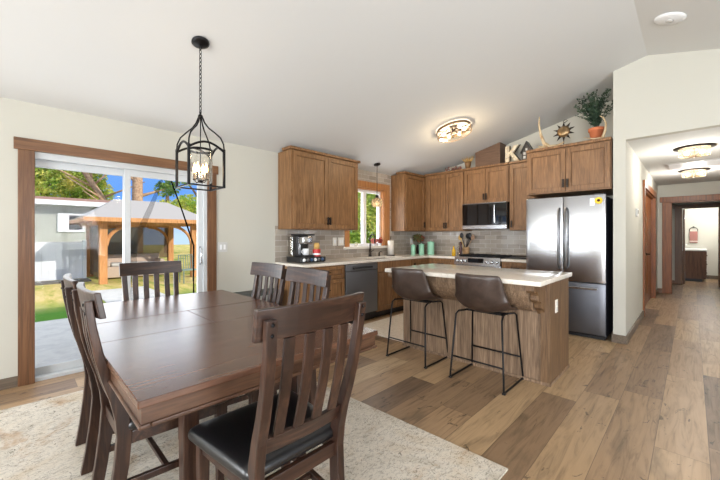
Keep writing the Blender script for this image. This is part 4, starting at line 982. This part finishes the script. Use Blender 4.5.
# utensil crock and bottles
ux, uy = -2.86, 5.44
ux, uy = -3.015, 5.89
r = thing('utensil_crock', 'tan crock full of wooden and black cooking utensils beside the range', 'utensil crock', (ux, uy, .92))
MB().lathe([(0, 0), (.055, 0), (.065, .03), (.065, .14), (.07, .15), (.058, .15), (.056, .02), (0, .02)], (ux, uy, .92), 20, cap=False).build('crock', speckle('stoneware', (186, 150, 110), (150, 116, 80), 20, .5), r, smooth=True)
ws = [(-.04, -.03, .30, 'tan', 0), (.0, .03, .33, 'dark', 1), (.045, -.02, .34, 'dark', 1), (.03, .03, .30, 'dark', 1), (-.02, -.04, .34, 'dark', 1), (.06, .01, .31, 'bark', 0)]
for dx, dy, hh, mm, kd in ws:
    top = (ux+dx*1.9, uy+dy*1.9, .92+hh)
    q = MB().tube([(ux-dx*.5, uy-dy*.5, .945), top], .007, 6); q.ball((top[0]+dx*.2, top[1]+dy*.2, top[2]+.03), .040, (.95, .35, 1.25), 12, 8)
    q.build('utensil', M[mm], r, smooth=True)
jar('oil_bottle', 'yellow oil bottle left of the utensil crock', -3.06, 5.52, .92, [(0, 0), (.032, 0), (.034, .10), (.014, .14), (.012, .18), (0, .18)], mat('yellow_oil', (206, 162, 40), .2), 'bottle')
jar('pepper_mill', 'dark wooden pepper mill between the oil bottle and the crock', -3.0, 5.66, .92, [(0, 0), (.03, 0), (.022, .06), (.03, .13), (.018, .18), (.028, .21), (.02, .25), (0, .26)], mat('dark_mill_wood', (70, 34, 30), .4), 'pepper mill')
jar('vinegar_bottle', 'clear vinegar bottle behind the pepper mill', -3.09, 5.76, .92, [(0, 0), (.03, 0), (.03, .14), (.012, .18), (.012, .24), (0, .24)], M['shade'], 'bottle')
r = thing('spoon_rest', 'long dark wooden tray on the worktop between range and refrigerator', 'tray', (-1.95, 5.7, .92))
MB().box(-2.12, -1.78, 5.55, 5.80, .921, .94).build('tray', M['dark'], r, bev=.004); MB().tube([(-2.1, 5.65, .955), (-1.76, 5.65, .965)], .01).build('handle', M['bronze'], r)

# ------------------------------------------------------------------ above the cabinets
TZ = ZT+.001; TC = ZT+.036
# marquee letter K
kx0, ky = -2.215, 5.69
r = thing('letter_sign', 'cream marquee letter K standing on top of the cabinets', 'letter', (-2.1, ky, TC))
hh = .27
q = MB()
q.box(kx0, kx0+.065, ky, ky+.05, TC, TC+hh)
q.prism([(kx0+.065, TC+.095), (kx0+.065, TC+.165), (kx0+.14, TC+hh), (kx0+.215, TC+hh), (kx0+.125, TC+.152), (kx0+.235, TC), (kx0+.155, TC), (kx0+.085, TC+.115)], 'y', ky, ky+.05)
q.build('letter', speckle('distressed_cream_metal', (222, 210, 184), (170, 150, 120), 18, .5), r, bev=.004)
q = MB(); g = .008
q.box(kx0-g, kx0+.065+g, ky+.051, ky+.065, TC, TC+hh+g)
q.prism([(kx0+.06, TC+.08), (kx0+.06, TC+.175), (kx0+.13, TC+hh+g), (kx0+.228, TC+hh+g), (kx0+.135, TC+.152), (kx0+.248, TC), (kx0+.148, TC), (kx0+.08, TC+.098)], 'y', ky+.051, ky+.065)
q.build('back_plate', M['bronze'], r)
for x, z in ((kx0+.027, .03), (kx0+.027, .09), (kx0+.027, .15), (kx0+.027, .21), (kx0+.165, .21), (kx0+.12, .165), (kx0+.13, .09), (kx0+.165, .04)):
    MB().ball((x, ky-.006, TC+z), .010, u=10, v=6).build('bulb', M['bulbs'] if False else M['plate'], r, smooth=True)
# birdhouse lantern
bxx = -1.885
r = thing('birdhouse', 'dark grey pointed birdhouse lantern right of the letter on the cabinets', 'birdhouse', (bxx, 5.74, TC))
gd = mat('weathered_grey_wood', (74, 70, 66), .7)
q = MB().prism([(bxx-.075, TC), (bxx+.075, TC), (bxx+.075, TC+.15), (bxx, TC+.27), (bxx-.075, TC+.15)], 'y', 5.71, 5.81); q.build('house', gd, r, bev=.003)
MB().prism([(bxx-.10, TC+.125), (bxx-.078, TC+.125), (bxx, TC+.262), (bxx+.078, TC+.125), (bxx+.10, TC+.125), (bxx, TC+.305)], 'y', 5.69, 5.83).build('roof', M['dark'], r)
q = MB()
for z in (.05, .11):
    for x in (-.03, .03): q.box(bxx+x-.017, bxx+x+.017, 5.704, 5.711, TC+z-.02, TC+z+.02)
q.box(bxx-.015, bxx+.015, 5.704, 5.711, TC+.155, TC+.19)
q.build('window_grid', M['greyp'], r)
# leaning silver chevrons
r = thing('silver_ornament', 'pale silver v shaped ornament leaning between birdhouse and antler', 'ornament', (-1.74, 5.78, TC))
q = MB().prism([(-1.80, TC+.18), (-1.765, TC+.18), (-1.725, TC+.06), (-1.685, TC+.18), (-1.65, TC+.18), (-1.71, TC), (-1.74, TC)], 'y', 5.76, 5.79); q.build('chevron', speckle('brushed_silver', (200, 202, 196), (150, 154, 150), 12, .35), r, bev=.004)
MB().box(-1.77, -1.68, 5.77, 5.83, TC, TC+.012).build('stand', M['steel'], r)
def antler(label, path, tines, r0):
    r = thing('antler', label, 'antler', tuple(path[0]))
    MB().tube(path, [r0*(1-.75*k/(len(path)-1)) for k in range(len(path))], 10).build('beam', M['antler'], r, smooth=True)
    for t in tines: MB().tube(t, [r0*.7, r0*.5, r0*.12][:len(t)], 8).build('tine', M['antler'], r, smooth=True)
ay = 5.22
antler('large pale deer antler rising on the cabinet above the refrigerator', [(-1.30, ay, TC+.02), (-1.42, ay, TC+.035), (-1.49, ay, TC+.10), (-1.53, ay, TC+.22), (-1.555, ay, TC+.36), (-1.55, ay, TC+.48)],
       [[(-1.43, ay, TC+.04), (-1.52, ay-.03, TC+.03), (-1.62, ay-.05, TC+.02)], [(-1.46, ay, TC+.07), (-1.53, ay+.06, TC+.06), (-1.60, ay+.1, TC+.10)], [(-1.34, ay, TC+.02), (-1.28, ay-.05, TC+.03), (-1.22, ay-.08, TC+.05)]], .032)
antler('curved pale antler leaning against the terracotta plant pot', [(-.80, 5.16, TC+.02), (-.775, 5.15, TC+.10), (-.765, 5.15, TC+.19), (-.79, 5.15, TC+.27), (-.83, 5.15, TC+.30)], [[(-.80, 5.16, TC+.02), (-.90, 5.14, TC+.025), (-1.0, 5.13, TC+.06)]], .018)
# metal sun
cx, cy, cz = -1.265, 5.30, 2.72
r = thing('metal_sun', 'dark metal sun ornament with wavy rays on top of the refrigerator cabinet', 'ornament', (cx, cy, TC))
q = MB(); pt = []
for k in range(40):
    a = 2*PI*k/40; pt.append((cx+(.135 if k % 4 == 2 else .085 if k % 4 in (1, 3) else .06)*math.cos(a), cz+(.135 if k % 4 == 2 else .085 if k % 4 in (1, 3) else .06)*math.sin(a)))
q.prism(pt, 'y', cy-.008, cy+.008).build('rays', M['bronze'], r)
q = MB().lathe([(0, .03), (.05, .022), (.078, .004), (.078, 0), (0, 0)], n=24); q.xf(Matrix.Translation((cx, cy-.008, cz)) @ Matrix.Rotation(PI/2, 4, 'X')); q.build('face_disc', mat('brass_disc', (150, 124, 90), .35, .7), r, smooth=True)
MB().tube([(cx, cy, cz-.10), (cx, cy, TC+.012)], .006).lathe([(0, 0), (.05, 0), (.045, .012), (0, .014)], (cx, cy, TC), 16).build('stand', M['bronze'], r, smooth=True)
MB().tube([(cx+.0, cy, cz+.12)] + [(cx+.02+.025*math.cos(t), cy, cz+.14+.02*math.sin(t)) for t in [j*PI/6 for j in range(10)]], .004, 6).build('hook', M['bronze'], r, smooth=True)
# plant in terracotta pot
ppx, ppy = -.89, 5.30
r = thing('potted_plant', 'leafy dark green plant in a terracotta pot above the refrigerator', 'plant', (ppx, ppy, TC))
MB().lathe([(0, 0), (.055, 0), (.08, .15), (.088, .15), (.091, .19), (.08, .19), (.076, .17), (0, .17)], (ppx, ppy, TC), 24, cap=False).build('pot', M['terra'], r, smooth=True)
stm = MB(); lf = MB(); random.seed(11)
for k in range(46):
    a = random.uniform(0, 2*PI); tl = random.uniform(.02, .25); hgt = random.uniform(.3, .6)
    ex = ppx+math.cos(a)*tl*.95; ey = ppy+math.sin(a)*tl*.6-.02
    ex = min(ex, -.705); ez = min(TC+.15+hgt*(1-tl*.9), ceil(ex)-.06)
    P0 = Vector((ppx, ppy, TC+.14)); P1 = Vector(((ppx*1.4+ex*.6)/2, (ppy*1.4+ey*.6)/2, (TC+.15+ez)/2+.05)); P2 = Vector((ex, ey, ez))
    pts = [P0*(1-t)**2+P1*2*t*(1-t)+P2*t*t for t in [j/7 for j in range(8)]]
    stm.tube(pts, .0025, 5)
    for j in range(2, 8):
        for s_ in (-1, 1, 0):
            d = Vector((random.uniform(-1, 1), random.uniform(-1, 1), random.uniform(-.2, .9))).normalized(); v = d.orthogonal().normalized(); p = pts[j]; L_ = random.uniform(.035, .06)
            if p.x+d.x*L_ > -.69: continue
            lf.bm.faces.new([lf.bm.verts.new(x) for x in (p, p+d*L_*.5+v*.012, p+d*L_, p+d*L_*.5-v*.012)])
stm.build('stems', M['leaf'], r); lf.build('leaves', M['leaf'], r)
# left group: dried flowers in a tan vase, and a berry wreath
gx_, gy_ = -2.90, 5.74
r = thing('dried_bouquet', 'tan vase of golden dried grass beside the vent cover on the cabinets', 'flowers', (gx_, gy_, TC))
MB().lathe([(0, 0), (.03, 0), (.05, .07), (.06, .13), (0, .12)], (gx_, gy_, TC), 14).build('vase', mat('brown_vase', (120, 88, 52), .6), r, smooth=True)
q = MB(); random.seed(5)
for k in range(40):
    a = random.uniform(0, 2*PI); t = random.uniform(.03, .14)
    q.tube([(gx_, gy_, TC+.10), (gx_+t*.6*math.cos(a), gy_+t*.6*math.sin(a), TC+.15), (gx_+t*math.cos(a), gy_+t*math.sin(a), min(TC+.22, ceil(gx_+t*math.cos(a))-.03))], [.003, .004, .001], 5)
q.build('dried_stems', M['tan'], r)
wx, wy = -3.20, 5.76
r = thing('berry_garland', 'dusty red berry garland low on the cabinets left of the dried grass', 'garland', (wx, wy, TC))
q = MB().tube([(wx-.17, wy, TC+.012), (wx-.08, wy, TC+.02), (wx+.02, wy, TC+.03), (wx+.16, wy, TC+.02)], .008, 6); q.build('vine', M['barkd'], r)
q = MB(); random.seed(3)
for k in range(34): q.ball((wx+random.uniform(-.17, .17), wy+random.uniform(-.05, .04), TC+.03+random.uniform(-.005, .05)), random.uniform(.011, .017), u=8, v=6)
q.build('berries', mat('dusty_red_berries', (132, 74, 66), .6), r, smooth=True)
q = MB(); leaves(q, (wx, wy, TC+.06), .15, 90, .024, .25); q.build('leaves', mat('grey_leaves', (150, 140, 126), .8), r)

# ------------------------------------------------------------------ bathroom at the end of the hall
r = thing('bathroom_vanity', 'dark brown bathroom vanity with white top beyond the hallway', 'vanity', (0, 14.0, 0))
vb = wood('vanity_wood', [(76, 50, 36), (98, 66, 48), (114, 80, 60)], 'Z', 24, 2, .5)
MB().box(-.265, .27, 13.4, 14.58, .08, .86).build('body', vb, r, bev=.003); MB().box(-.265, .2, 13.44, 14.56, 0, .08).build('toe_kick', M['dark'], r)
for k in range(3):
    d = MB().box(.27, .288, 13.43, 13.95, .12+k*.245, .35+k*.245).build('drawer', vb, r, bev=.002); MB().ball((.30, 13.69, .235+k*.245), .016, u=10, v=6).build('knob', M['steel'], d, smooth=True)
MB().box(-.268, .30, 13.38, 14.59, .861, .90).build('countertop', M['white'], r, bev=.004)
MB().tube([(-.2, 13.8, .90), (-.2, 13.8, 1.02), (-.1, 13.8, 1.03)], .012).build('faucet', M['steel'], r, smooth=True)
r = thing('hand_towel', 'dusty pink hand towel hanging from a ring on the bathroom wall', 'towel', (.03, 14.55, 1.2))
q = MB().box(-.06, .12, 14.53, 14.575, 1.07, 1.42); q.build('cloth', mat('dusty_pink_terry', (150, 104, 97), .95), r, bev=.015, seg=3)
MB().box(-.062, .122, 14.527, 14.535, 1.11, 1.13).build('stripe', M['plate'], r)
r = thing('towel_ring', 'black towel ring on the bathroom wall holding the pink towel', 'towel ring', (.03, 14.58, 1.5))
MB().tube([(.03+.09*math.cos(t), 14.555, 1.46+.09*math.sin(t)) for t in [2*PI*j/24 for j in range(24)]], .007, 8, closed=True).build('ring', M['black'], r, smooth=True)
MB().box(.01, .05, 14.55, 14.598, 1.535, 1.575).build('mount', M['black'], r, bev=.004)
